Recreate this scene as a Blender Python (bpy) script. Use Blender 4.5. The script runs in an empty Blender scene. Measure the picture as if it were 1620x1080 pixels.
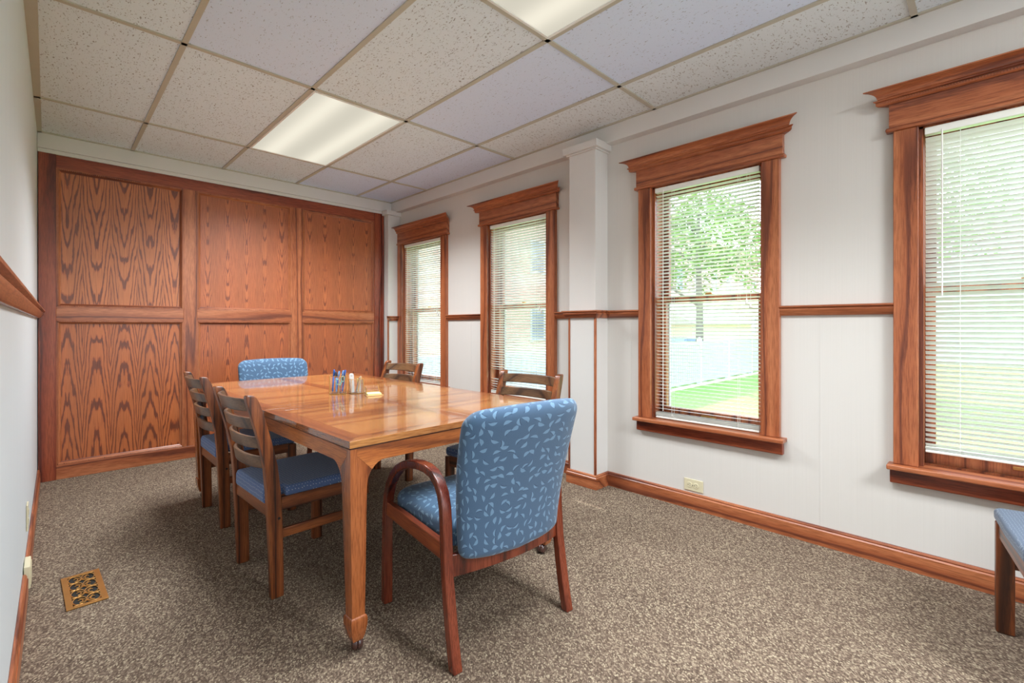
import bpy, bmesh, math, random
from mathutils import Vector, Matrix

random.seed(7)
PI = math.pi
S = bpy.context.scene
COL = S.collection

# ------------------------------------------------------------------ camera
FPX, CX, CY, YAW, CAMZ = 747.07, 800.0, 515.02, 0.770, 1.091
cd = bpy.data.cameras.new('camera')
cam = bpy.data.objects.new('camera', cd)
COL.objects.link(cam)
cam.location = (0, 0, CAMZ)
cam.rotation_euler = (PI / 2, 0, -YAW)
cd.sensor_fit = 'HORIZONTAL'
cd.sensor_width = 36.0
cd.lens = 36.0 * FPX / 1620.0
cd.shift_x = (810.0 - CX) / 1620.0
cd.shift_y = -(540.0 - CY) / 1620.0
cd.clip_start = 0.01
cd.clip_end = 300
S.camera = cam

# ------------------------------------------------------------------ exposure
S.view_settings.view_transform = 'Standard'
S.view_settings.look = 'None'
S.view_settings.gamma = 1.0
S.view_settings.use_curve_mapping = False
S.view_settings.exposure = -0.2

# ------------------------------------------------------------------ world
W = bpy.data.worlds.new('sky')
S.world = W
W.use_nodes = True
wn = W.node_tree
for n in list(wn.nodes):
    wn.nodes.remove(n)
wo = wn.nodes.new('ShaderNodeOutputWorld')
wb = wn.nodes.new('ShaderNodeBackground')
wt = wn.nodes.new('ShaderNodeTexCoord')
ws = wn.nodes.new('ShaderNodeSeparateXYZ')
wr = wn.nodes.new('ShaderNodeValToRGB')
wn.links.new(wt.outputs['Generated'], ws.inputs[0])
wn.links.new(ws.outputs['Z'], wr.inputs['Fac'])
wr.color_ramp.elements[0].position = 0.0
wr.color_ramp.elements[0].color = (0.95, 0.97, 1.0, 1)
wr.color_ramp.elements[1].position = 0.7
wr.color_ramp.elements[1].color = (0.50, 0.70, 1.0, 1)
wn.links.new(wr.outputs[0], wb.inputs['Color'])
wb.inputs['Strength'].default_value = 6.8
wn.links.new(wb.outputs[0], wo.inputs[0])

# ------------------------------------------------------------------ sun
sl = bpy.data.lights.new('sun', 'SUN')
sl.energy = 11.5
sl.angle = 0.009
sl.color = (1.0, 0.96, 0.88)
sun = bpy.data.objects.new('sun', sl)
COL.objects.link(sun)
sd = Vector((0.30, 0.64, 0.50)).normalized()
sun.rotation_euler = sd.to_track_quat('Z', 'Y').to_euler()
sun.location = (6, 10, 12)

FIXTURE_W = 84.0        # watts in each ceiling troffer
PANEL_L = 0.98          # brightness of the troffer lens


# ================================================================== nodes
class NT:
    def __init__(s, name):
        s.m = bpy.data.materials.new(name)
        s.m.use_nodes = True
        s.t = s.m.node_tree
        s.b = s.t.nodes['Principled BSDF']
        s.out = s.t.nodes['Material Output']

    def n(s, typ, **k):
        x = s.t.nodes.new(typ)
        for a, v in k.items():
            setattr(x, a, v)
        return x

    def put(s, sock, v):
        if isinstance(v, bpy.types.NodeSocket):
            s.t.links.new(v, sock)
        else:
            sock.default_value = v

    def math(s, op, a, b=None, c=None, clamp=False):
        x = s.n('ShaderNodeMath', operation=op)
        x.use_clamp = clamp
        s.put(x.inputs[0], a)
        if b is not None:
            s.put(x.inputs[1], b)
        if c is not None:
            s.put(x.inputs[2], c)
        return x.outputs[0]

    def obj(s):
        return s.n('ShaderNodeTexCoord').outputs['Object']

    def scale(s, v, sc, loc=(0, 0, 0), rot=(0, 0, 0)):
        x = s.n('ShaderNodeMapping')
        s.put(x.inputs['Vector'], v)
        x.inputs['Scale'].default_value = sc
        x.inputs['Location'].default_value = loc
        x.inputs['Rotation'].default_value = rot
        return x.outputs[0]

    def sep(s, v):
        x = s.n('ShaderNodeSeparateXYZ')
        s.put(x.inputs[0], v)
        return x.outputs

    def comb(s, a, b, c):
        x = s.n('ShaderNodeCombineXYZ')
        for i, q in enumerate((a, b, c)):
            s.put(x.inputs[i], q)
        return x.outputs[0]

    def noise(s, v, scale=5, detail=3, rough=0.5, dist=0.0):
        x = s.n('ShaderNodeTexNoise')
        s.put(x.inputs['Vector'], v)
        x.inputs['Scale'].default_value = scale
        x.inputs['Detail'].default_value = detail
        x.inputs['Roughness'].default_value = rough
        x.inputs['Distortion'].default_value = dist
        return x.outputs['Fac']

    def ramp(s, f, stops, interp='LINEAR'):
        x = s.n('ShaderNodeValToRGB')
        s.put(x.inputs[0], f)
        cr = x.color_ramp
        cr.interpolation = interp
        while len(cr.elements) < len(stops):
            cr.elements.new(0.5)
        for e, (p, c) in zip(cr.elements, stops):
            e.position = p
            e.color = (c[0], c[1], c[2], 1)
        return x.outputs[0]

    def mix(s, f, a, b, typ='MIX'):
        x = s.n('ShaderNodeMix', data_type='RGBA', blend_type=typ)
        s.put(x.inputs[0], f)
        for sock, v in ((x.inputs[6], a), (x.inputs[7], b)):
            if isinstance(v, tuple) and len(v) == 3:
                v = (v[0], v[1], v[2], 1)
            s.put(sock, v)
        return x.outputs[2]

    def bump(s, h, strength=0.3, dist=0.002):
        x = s.n('ShaderNodeBump')
        s.put(x.inputs['Height'], h)
        x.inputs['Strength'].default_value = strength
        x.inputs['Distance'].default_value = dist
        s.t.links.new(x.outputs[0], s.b.inputs['Normal'])

    def fin(s, col, rough=0.5, metal=0.0, coat=0.0, spec=0.5):
        if isinstance(col, tuple) and len(col) == 3:
            col = (col[0], col[1], col[2], 1)
        s.put(s.b.inputs['Base Color'], col)
        s.put(s.b.inputs['Roughness'], rough)
        s.b.inputs['Metallic'].default_value = metal
        s.b.inputs['Coat Weight'].default_value = coat
        s.b.inputs['Specular IOR Level'].default_value = spec
        return s.m


def srgb(r, g, b):
    f = lambda c: (c / 255 / 12.92) if c <= 10 else ((c / 255 + 0.055) / 1.055) ** 2.4
    return (f(r), f(g), f(b))


def plain(name, c, rough=0.5, metal=0.0, coat=0.0, var=0.06, spec=0.5):
    t = NT(name)
    f = t.noise(t.obj(), 14, 3)
    a = tuple(q * (1 - var) for q in c)
    b = tuple(min(1, q * (1 + var)) for q in c)
    return t.fin(t.mix(f, a, b), rough, metal, coat, spec)


def wood(name, light, mid, dark, axis, rough=0.32, coat=0.25, rings=1.0, period=0.03, spec=0.5):
    """oak-like grain running along the given axis (0,1,2) of the part"""
    t = NT(name)
    o = t.obj()
    st = [1.0, 1.0, 1.0]
    st[axis] = 0.07
    pos = t.scale(o, tuple(st), (1.7, 3.1, 0.4))
    # broad figure: rings bent by slow noise
    warp = t.noise(pos, 6.0, 2, 0.5)
    s3 = t.sep(pos)
    others = [i for i in range(3) if i != axis]
    across = t.math('ADD', s3[others[0]], t.math('MULTIPLY', s3[others[1]], 0.83))
    f = t.math('ADD', t.math('DIVIDE', across, period), t.math('MULTIPLY', warp, 9.0 * rings))
    fine = t.noise(t.scale(o, tuple(220 if i != axis else 14 for i in range(3))), 1.0, 3, 0.6)
    f = t.math('ADD', f, t.math('MULTIPLY', fine, 0.35))
    w = t.math('SINE', t.math('MULTIPLY', f, 2.4))
    w = t.math('MULTIPLY_ADD', w, 0.5, 0.5)
    base = t.ramp(w, [(0.0, light), (0.55, mid), (0.86, mid), (1.0, dark)])
    pores = t.ramp(fine, [(0.0, (1, 1, 1)), (0.44, (1, 1, 1)), (0.56, (0.72, 0.66, 0.62)), (0.7, (0.5, 0.42, 0.38))])
    c = t.mix(0.8, base, pores, 'MULTIPLY')
    t.bump(fine, 0.12, 0.001)
    t.b.inputs['Coat Roughness'].default_value = 0.06 if coat > 0.55 else 0.2
    return t.fin(c, rough, 0, coat, spec)


def veneer(name, light, mid, dark, sign, width, zoff=0.0, freq=27.0, k=0.75):
    """flitch-matched plain-sawn oak veneer: nested cathedral arches mirrored at each joint"""
    t = NT(name)
    o = t.obj()
    p = t.sep(o)
    oi = t.n('ShaderNodeObjectInfo').outputs['Random']
    u = t.math('DIVIDE', p[0], width)
    q = t.math('PINGPONG', t.math('ADD', u, 20.0), 1.0)          # 0..1, mirrored
    qq = t.math('POWER', q, 1.8)
    leafno = t.math('FLOOR', t.math('MULTIPLY', t.math('ADD', u, 21.0), 0.5))
    # mirrored coordinate so that the warping noise mirrors as well
    mv = t.comb(t.math('MULTIPLY', q, width), t.math('MULTIPLY_ADD', oi, 7.0, t.math('MULTIPLY', leafno, 0.32)), p[2])
    mv2 = t.scale(mv, (13.0, 1, 1.5), (3.3, 0, 1.9 + zoff))
    warp = t.noise(mv2, 1.0, 3, 0.55)
    jag = t.noise(t.scale(mv, (110, 1, 26)), 1.0, 3, 0.6)
    h = t.math('MULTIPLY_ADD', qq, -k * sign, p[2])
    h = t.math('ADD', h, t.math('MULTIPLY', warp, 0.85))
    h = t.math('ADD', h, t.math('MULTIPLY', jag, 0.075))
    s = t.math('SINE', t.math('MULTIPLY_ADD', h, freq, t.math('MULTIPLY', oi, 6.0)))
    s = t.math('MULTIPLY_ADD', s, 0.5, 0.5)
    fine = t.noise(t.scale(o, (330, 330, 7)), 1.0, 2, 0.5)
    band = t.math('FRACT', t.math('MULTIPLY', t.math('FLOOR', t.math('ADD', u, 20.0)), 0.618))
    base = t.ramp(s, [(0.0, light), (0.60, light), (0.80, mid), (0.90, dark), (1.0, dark)])
    pores = t.ramp(fine, [(0.0, (1, 1, 1)), (0.47, (1, 1, 1)), (0.62, (0.66, 0.58, 0.54)), (0.8, (0.5, 0.4, 0.36))])
    c = t.mix(0.75, base, pores, 'MULTIPLY')
    c = t.mix(t.math('MULTIPLY', band, 0.22), c, (0.20, 0.07, 0.03))
    t.bump(fine, 0.06, 0.0006)
    t.b.inputs['Coat Roughness'].default_value = 0.32
    return t.fin(c, 0.45, 0, 0.35)


def leaf_fabric(name, ground, leafc, shade, plane, cell=0.031):
    t = NT(name)
    o = t.obj()
    p = t.sep(o)
    if plane == 'xz':
        nn = t.sep(t.n('ShaderNodeTexCoord').outputs['Normal'])
        flat = t.math('GREATER_THAN', t.math('ABSOLUTE', nn[2]), 0.7)
        v = t.comb(t.math('MULTIPLY_ADD', t.math('MULTIPLY', p[0], 4.2), p[1], p[0]), t.math('MULTIPLY_ADD', p[1], flat, p[2]), 0.0)
    else:
        nn = t.sep(t.n('ShaderNodeTexCoord').outputs['Normal'])
        front = t.math('GREATER_THAN', t.math('ABSOLUTE', nn[1]), 0.7)
        side = t.math('GREATER_THAN', t.math('ABSOLUTE', nn[0]), 0.7)
        v = t.comb(t.math('MULTIPLY_ADD', p[2], side, p[0]), t.math('MULTIPLY_ADD', p[2], front, p[1]), 0.0)
    nz = t.n('ShaderNodeTexNoise')
    t.put(nz.inputs['Vector'], v)
    nz.inputs['Scale'].default_value = 70

    def layer(off, cellsz, thr):
        vv = t.scale(v, (1 / cellsz,) * 3, off)
        vo = t.n('ShaderNodeTexVoronoi', voronoi_dimensions='2D', feature='F1')
        t.put(vo.inputs['Vector'], vv)
        vo.inputs['Scale'].default_value = 1.0
        vo.inputs['Randomness'].default_value = 0.55
        d = t.n('ShaderNodeVectorMath', operation='SUBTRACT')
        t.put(d.inputs[0], vv)
        t.put(d.inputs[1], vo.outputs['Position'])
        cs = t.sep(vo.outputs['Color'])
        r = t.n('ShaderNodeVectorRotate', rotation_type='Z_AXIS')
        t.put(r.inputs['Vector'], d.outputs[0])
        t.put(r.inputs['Angle'], t.math('MULTIPLY', cs[0], 6.28))
        q = t.sep(r.outputs[0])
        # bent leaf
        yb = t.math('ADD', q[1], t.math('MULTIPLY', t.math('POWER', t.math('ABSOLUTE', q[0]), 2.0), 0.9))
        wid = t.math('MULTIPLY_ADD', cs[1], 0.10, 0.11)
        e = t.math('ADD', t.math('POWER', t.math('DIVIDE', q[0], 0.42), 2.0), t.math('ABSOLUTE', t.math('DIVIDE', yb, wid)))
        e = t.math('ADD', e, t.math('MULTIPLY', t.math('SUBTRACT', nz.outputs['Fac'], 0.5), 0.7))
        leaf = t.math('LESS_THAN', e, 1.0)
        # thin dark outline on one side of the leaf
        yb2 = t.math('ADD', yb, 0.13)
        e2 = t.math('ADD', t.math('POWER', t.math('DIVIDE', q[0], 0.42), 2.0), t.math('ABSOLUTE', t.math('DIVIDE', yb2, 0.05)))
        return leaf, t.math('LESS_THAN', e2, 1.0)
    l1, s1 = layer((0, 0, 0), cell, 1)
    weave = t.noise(t.scale(o, (900, 900, 900)), 1.0, 1)
    g = t.mix(weave, tuple(q * 0.82 for q in ground), tuple(q * 1.15 for q in ground))
    c = t.mix(t.math('MULTIPLY', s1, 0.75), g, shade)
    c = t.mix(t.math('MULTIPLY', l1, 0.9), c, leafc)
    t.bump(weave, 0.15, 0.0006)
    t.b.inputs['Sheen Weight'].default_value = 0.25
    return t.fin(c, 0.85, spec=0.25)


def dot_fabric(name, ground, dot, cell=0.0125):
    t = NT(name)
    o = t.obj()
    p = t.sep(o)
    v = t.comb(t.math('MULTIPLY_ADD', p[2], 0.7, p[0]), t.math('MULTIPLY_ADD', p[2], 0.7, p[1]), 0.0)
    vo = t.n('ShaderNodeTexVoronoi', voronoi_dimensions='2D', feature='F1')
    t.put(vo.inputs['Vector'], t.scale(v, (1 / cell,) * 3))
    vo.inputs['Scale'].default_value = 1.0
    vo.inputs['Randomness'].default_value = 0.25
    dd = t.math('LESS_THAN', vo.outputs['Distance'], 0.13)
    weave = t.noise(t.scale(o, (700, 700, 700)), 1.0, 1)
    g = t.mix(weave, tuple(q * 0.7 for q in ground), tuple(q * 1.3 for q in ground))
    t.bump(weave, 0.2, 0.0008)
    t.b.inputs['Sheen Weight'].default_value = 0.2
    return t.fin(t.mix(dd, g, dot), 0.88, spec=0.25)


M = {}
# woods: light, mid, dark in scene-linear
OAKR = (srgb(184, 112, 72), srgb(164, 92, 56), srgb(112, 56, 36))
for ax in range(3):
    M['trim%d' % ax] = wood('red_oak_trim_%s' % 'xyz'[ax], *OAKR, ax, 0.36, 0.15, 1.0, 0.035)
    M['dark%d' % ax] = wood('dark_red_oak_%s' % 'xyz'[ax], srgb(156, 76, 46), srgb(136, 60, 36), srgb(92, 38, 26), ax, 0.36, 0.15, 0.8, 0.05)
    M['chair%d' % ax] = wood('brown_oak_%s' % 'xyz'[ax], srgb(142, 80, 40), srgb(116, 60, 28), srgb(60, 30, 15), ax, 0.36, 0.15, 0.9, 0.022)
    M['table%d' % ax] = wood('honey_walnut_%s' % 'xyz'[ax], srgb(182, 124, 68), srgb(168, 106, 54), srgb(132, 78, 38), ax, 0.25, 0.8, 0.9, 0.07)
M['slat'] = wood('worn_brown_slat', srgb(112, 80, 52), srgb(96, 66, 42), srgb(62, 40, 26), 1, 0.38, 0.2, 0.6, 0.02)
M['cherry'] = wood('dark_cherry_bentwood', srgb(126, 58, 36), srgb(104, 42, 26), srgb(66, 24, 16), 2, 0.25, 0.5, 0.5, 0.05)
M['ven_down'] = veneer('oak_veneer_down', srgb(196, 116, 66), srgb(166, 86, 48), srgb(116, 58, 38), 1, 0.080)
M['ven_up'] = veneer('oak_veneer_up', srgb(188, 104, 54), srgb(158, 78, 40), srgb(112, 54, 32), -1, 0.080, 3.0)
M['ven_mid'] = veneer('oak_veneer_fine', srgb(190, 106, 60), srgb(172, 90, 50), srgb(128, 64, 40), 1, 0.075, 7.0, 38.0, 1.5)
M['ven_midu'] = veneer('oak_veneer_fine_up', srgb(186, 100, 54), srgb(168, 84, 46), srgb(126, 62, 38), -1, 0.075, 9.0, 38.0, 1.5)


def make_walls():
    t = NT('beige_wall_covering')
    o = t.obj()
    lines = t.noise(t.scale(o, (400, 400, 1.2)), 1.0, 2)
    c = t.mix(t.math('MULTIPLY', lines, 0.6), srgb(216, 211, 205), srgb(202, 197, 191))
    M['wall'] = t.fin(c, 0.7, spec=0.3)
    t = NT('white_painted_plaster')
    lines = t.noise(t.scale(t.obj(), (3, 3, 3)), 1.0, 3)
    c = t.mix(lines, srgb(219, 216, 212), srgb(213, 210, 206))
    M['upper'] = t.fin(c, 0.6, spec=0.3)
    t = NT('pale_grey_wall_covering')
    lines = t.noise(t.scale(t.obj(), (60, 60, 0.4)), 1.0, 2)
    c = t.mix(lines, srgb(218, 222, 222), srgb(206, 210, 212))
    M['left'] = t.fin(c, 0.55, spec=0.4)


make_walls()


def make_carpet():
    t = NT('brown_loop_carpet')
    o = t.obj()
    v = t.scale(o, (1, 1, 1), (0, 0, 0), (0, 0, 0.6))
    vo = t.n('ShaderNodeTexVoronoi', feature='F1')
    t.put(vo.inputs['Vector'], t.scale(v, (230, 150, 30)))
    vo.inputs['Scale'].default_value = 1.0
    vo.inputs['Randomness'].default_value = 0.75
    cs = t.sep(vo.outputs['Color'])
    c = t.ramp(cs[0], [(0.0, srgb(72, 58, 49)), (0.3, srgb(102, 86, 74)), (0.6, srgb(128, 110, 95)), (0.85, srgb(162, 145, 124)), (1.0, srgb(190, 176, 150))])
    edge = t.ramp(vo.outputs['Distance'], [(0.0, (1, 1, 1)), (0.45, (0.85, 0.85, 0.85)), (0.9, (0.45, 0.43, 0.42))])
    c = t.mix(0.8, c, edge, 'MULTIPLY')
    wear = t.noise(o, 1.6, 3)
    c = t.mix(t.math('MULTIPLY', wear, 0.35), c, srgb(122, 103, 88))
    t.bump(t.math('SUBTRACT', 1.0, vo.outputs['Distance']), 0.5, 0.003)
    M['carpet'] = t.fin(c, 0.95, spec=0.1)


make_carpet()


def make_tile(name, col, dark, dens, along):
    t = NT(name)
    o = t.obj()
    sc = (150, 60, 1) if along else (60, 110, 1)
    n1 = t.noise(t.scale(o, sc), 1.0, 2, 0.6, 0.4)
    n2 = t.noise(t.scale(o, (260, 260, 1), (5, 5, 0)), 1.0, 1)
    f = t.math('ADD', n1, t.math('MULTIPLY', t.math('SUBTRACT', n2, 0.5), 0.25))
    m = t.ramp(f, [(0.0, (0, 0, 0)), (dens, (0, 0, 0)), (dens + 0.035, (1, 1, 1))])
    soft = t.noise(o, 20, 3)
    c = t.mix(t.math('MULTIPLY', soft, 0.15), col, tuple(q * 0.9 for q in col))
    c = t.mix(t.math('MULTIPLY', m, 0.75), c, dark)
    t.bump(t.math('SUBTRACT', 1.0, m), 0.5, 0.003)
    return t.fin(c, 0.9, spec=0.1)


M['tile_a'] = make_tile('aged_fissured_tile', srgb(224, 232, 238), srgb(128, 118, 108), 0.625, True)
M['tile_b'] = make_tile('newer_or_windowlit_tile', srgb(216, 226, 246), srgb(138, 134, 138), 0.66, True)  # bluish: newer tiles, and cells tinted to stand for window light
M['tile_c'] = make_tile('speckled_tile', srgb(224, 230, 232), srgb(146, 136, 124), 0.62, False)
M['grid'] = plain('tan_ceiling_grid', srgb(186, 180, 164), 0.5)
M['white_trim'] = plain('white_gloss_paint', srgb(232, 230, 226), 0.35, var=0.02)
M['blind'] = plain('off_white_blind_enamel', srgb(238, 240, 232), 0.4, var=0.02)
M['cord'] = plain('white_cord', srgb(238, 238, 232), 0.7)
M['vinyl'] = plain('white_vinyl', srgb(206, 210, 216), 0.4, var=0.02)
M['fence_vinyl'] = plain('white_fence_vinyl', srgb(178, 184, 194), 0.5, var=0.02)
M['ivory'] = plain('ivory_plastic', srgb(214, 204, 172), 0.35, var=0.03)
M['slot'] = plain('black_slot', (0.01, 0.01, 0.01), 0.6)
M['brass'] = plain('aged_brass', srgb(196, 146, 84), 0.38, 0.8, var=0.15)
M['gold'] = plain('polished_brass_edge', srgb(216, 166, 96), 0.3, 0.35)
M['duct'] = plain('dark_duct', srgb(20, 22, 20), 0.6)
M['caster'] = plain('dark_brown_caster', srgb(70, 44, 38), 0.25, 0.0, 0.4)
M['metal'] = plain('grey_metal', srgb(150, 150, 152), 0.35, 0.9)
M['armfab_xz'] = leaf_fabric('blue_leaf_upholstery', srgb(68, 93, 120), srgb(106, 138, 166), srgb(36, 52, 74), 'xz')
M['armfab_xy'] = leaf_fabric('blue_leaf_seat_upholstery', srgb(72, 101, 130), srgb(114, 148, 175), srgb(40, 58, 82), 'xy')
M['seatfab'] = dot_fabric('blue_dotted_upholstery', srgb(82, 102, 142), srgb(178, 184, 196))
M['greyfab'] = dot_fabric('grey_blue_dotted_upholstery', srgb(84, 98, 118), srgb(150, 160, 172), 0.009)


def make_glass():
    for nm, tint, gl in (('window_glass', (0.97, 0.99, 0.98), 0.06), ('clear_glass_panel', (0.985, 0.99, 0.99), 0.05)):
        t = NT(nm)
        t.t.nodes.remove(t.b)
        tr = t.n('ShaderNodeBsdfTransparent')
        tr.inputs[0].default_value = (*tint, 1)
        g = t.n('ShaderNodeBsdfGlossy')
        g.inputs['Roughness'].default_value = 0.02
        lw = t.n('ShaderNodeLayerWeight')
        lw.inputs['Blend'].default_value = 0.35
        f = t.math('MULTIPLY_ADD', lw.outputs['Fresnel'], 0.35, gl * 0.3)
        mx = t.n('ShaderNodeMixShader')
        t.put(mx.inputs[0], f)
        t.t.links.new(tr.outputs[0], mx.inputs[1])
        t.t.links.new(g.outputs[0], mx.inputs[2])
        t.t.links.new(mx.outputs[0], t.out.inputs[0])
        M[nm] = t.m


make_glass()


def make_lens():
    """prismatic acrylic lens lit by two tubes from behind: it gives off light itself"""
    t = NT('lit_prismatic_lens')
    p = t.sep(t.obj())
    # tubes run along the long side, at x = -0.16 and +0.16
    d = t.math('ABSOLUTE', t.math('SUBTRACT', t.math('ABSOLUTE', p[0]), 0.15))
    g = t.math('POWER', 2.718, t.math('MULTIPLY', t.math('POWER', t.math('DIVIDE', d, 0.075), 2.0), -1.0))
    e = t.math('MULTIPLY_ADD', g, 0.30, 0.78)
    em = t.n('ShaderNodeEmission')
    em.inputs['Color'].default_value = (1.0, 0.94, 0.78, 1)
    t.put(em.inputs['Strength'], t.math('MULTIPLY', e, PANEL_L))
    t.t.links.new(em.outputs[0], t.out.inputs[0])
    M['lens'] = t.m


make_lens()


# ================================================================== mesh builder
class MB:
    def __init__(s):
        s.v, s.f, s.mi = [], [], []
        s.cur = 0

    def face(s, idx):
        s.f.append(idx)
        s.mi.append(s.cur)

    def add(s, vs, fs, mat=None):
        o = len(s.v)
        for p in vs:
            p = Vector(p)
            if mat is not None:
                p = mat @ p
            s.v.append(p)
        for f in fs:
            s.face([o + i for i in f])
        return s

    def box(s, x0, x1, y0, y1, z0, z1, mat=None):
        x0, x1 = min(x0, x1), max(x0, x1)
        y0, y1 = min(y0, y1), max(y0, y1)
        z0, z1 = min(z0, z1), max(z0, z1)
        vs = [(x, y, z) for x in (x0, x1) for y in (y0, y1) for z in (z0, z1)]
        fs = [(0, 1, 3, 2), (4, 6, 7, 5), (0, 4, 5, 1), (2, 3, 7, 6), (0, 2, 6, 4), (1, 5, 7, 3)]
        return s.add(vs, fs, mat)

    def prism(s, prof, a, b, fn):
        """prof: 2D outline; fn(p, q, t) -> 3D; extruded for t from a to b"""
        n = len(prof)
        vs = [fn(p, q, a) for p, q in prof] + [fn(p, q, b) for p, q in prof]
        fs = [tuple(range(n))[::-1], tuple(range(n, 2 * n))]
        fs += [(i, (i + 1) % n, n + (i + 1) % n, n + i) for i in range(n)]
        return s.add(vs, fs)

    def sweep(s, path, rings):
        """rings: list of lists of 3D points, equal length, closed loops, capped"""
        n = len(rings[0])
        o = len(s.v)
        for r in rings:
            for p in r:
                s.v.append(Vector(p))
        for k in range(len(rings) - 1):
            for i in range(n):
                a, b = o + k * n + i, o + k * n + (i + 1) % n
                s.face([a, b, b + n, a + n])
        s.face([o + i for i in range(n)][::-1])
        s.face([o + (len(rings) - 1) * n + i for i in range(n)])
        return s

    def tube(s, pts, r, n=8):
        pts = [Vector(p) for p in pts]
        rings = []
        for i, p in enumerate(pts):
            d = (pts[min(i + 1, len(pts) - 1)] - pts[max(i - 1, 0)]).normalized()
            ref = Vector((0, 0, 1)) if abs(d.z) < 0.9 else Vector((1, 0, 0))
            a = d.cross(ref).normalized()
            b = d.cross(a).normalized()
            rr = r[i] if isinstance(r, (list, tuple)) else r
            rings.append([p + a * math.cos(2 * PI * k / n) * rr + b * math.sin(2 * PI * k / n) * rr for k in range(n)])
        return s.sweep(None, rings)

    def lathe(s, prof, c=(0, 0, 0), n=20, mat=None):
        """prof: (r, z) from bottom to top"""
        o = len(s.v)
        for r, z in prof:
            for k in range(n):
                a = 2 * PI * k / n
                p = Vector((r * math.cos(a), r * math.sin(a), z))
                if mat is not None:
                    p = mat @ p
                s.v.append(p + Vector(c))
        for j in range(len(prof) - 1):
            for k in range(n):
                a, b = o + j * n + k, o + j * n + (k + 1) % n
                s.face([a, b, b + n, a + n])
        s.face([o + k for k in range(n)][::-1])
        s.face([o + (len(prof) - 1) * n + k for k in range(n)])
        return s

    def build(s, name, mat, parent=None, bevel=0.0, smooth=False, sub=0, kind=None, seg=2, origin=None):
        me = bpy.data.meshes.new(name)
        vs = s.v
        if origin is not None:
            ov = Vector(origin)
            vs = [v - ov for v in vs]
        me.from_pydata([tuple(v) for v in vs], [], s.f)
        mats = mat if isinstance(mat, (list, tuple)) else [mat]
        for m in mats:
            me.materials.append(M[m] if isinstance(m, str) else m)
        for p, i in zip(me.polygons, s.mi):
            p.material_index = i
        bm = bmesh.new()
        bm.from_mesh(me)
        bmesh.ops.recalc_face_normals(bm, faces=bm.faces)
        bm.to_mesh(me)
        bm.free()
        o = bpy.data.objects.new(name, me)
        COL.objects.link(o)
        if origin is not None:
            o.location = origin
        if parent is not None:
            o.parent = parent
        if kind:
            o['kind'] = kind
        if bevel:
            b = o.modifiers.new('bevel', 'BEVEL')
            b.width = bevel
            b.segments = seg
            b.limit_method = 'ANGLE'
            b.angle_limit = math.radians(38)
        if sub:
            q = o.modifiers.new('sub', 'SUBSURF')
            q.levels = sub
            q.render_levels = sub
        if smooth:
            for p in me.polygons:
                p.use_smooth = True
        elif bevel:
            for p in me.polygons:
                p.use_smooth = True
            w = o.modifiers.new('wn', 'WEIGHTED_NORMAL')
            w.keep_sharp = True
        return o


def empty(name, loc=(0, 0, 0), rz=0.0, kind=None):
    o = bpy.data.objects.new(name, None)
    o.empty_display_size = 0.1
    COL.objects.link(o)
    o.location = loc
    o.rotation_euler = (0, 0, rz)
    if kind:
        o['kind'] = kind
    return o


def tag(o, label, cat, group=None, kind=None):
    o['label'] = label
    o['category'] = cat
    if group:
        o['group'] = group
    if kind:
        o['kind'] = kind
    return o


def kids(o):
    return [c for c in bpy.data.objects if c.parent == o]


def copy_tree(o, parent=None):
    c = o.copy()
    COL.objects.link(c)
    c.parent = parent
    for ch in kids(o):
        copy_tree(ch, c)
    return c


# ================================================================== dimensions
XW = 2.765                # window wall, room side
YB = 4.65                 # end wall
ZC = 2.428                # ceiling
YN = -2.60                # wall behind the camera
XF = 2.700                # soffit face


def xl(y):                # the left wall is a touch out of square
    return -0.052 - 0.0105 * (4.6 - y)


# ------------------------------------------------------------------ floor
m = MB()
m.box(xl(-2.6) - 0.2, XW + 0.2, YN - 0.1, YB + 0.1, -0.06, 0.0)
m.build('floor', 'carpet', kind='structure')

# ------------------------------------------------------------------ left wall
m = MB()
m.prism([(xl(YN), YN), (xl(YB), YB + 0.1), (xl(YB) - 0.12, YB + 0.1), (xl(YN) - 0.12, YN)], 0, ZC + 0.12, lambda p, q, t: (p, q, t))
m.build('wall_left', 'left', kind='structure')
m = MB()
FILL_WINS = ((0.25, 1.25), (1.50, 2.50))      # made-up windows behind the camera, added to let in fill daylight
m.box(xl(YN) - 0.15, XW + 0.2, YN - 0.12, YN, 0, 0.55)
m.box(xl(YN) - 0.15, XW + 0.2, YN - 0.12, YN, 2.10, ZC + 0.12)
for a_, b_ in ((xl(YN) - 0.15, FILL_WINS[0][0]), (FILL_WINS[0][1], FILL_WINS[1][0]), (FILL_WINS[1][1], XW + 0.2)):
    m.box(a_, b_, YN - 0.12, YN, 0.55, 2.10)
m.build('wall_front', 'upper', kind='structure')
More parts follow.
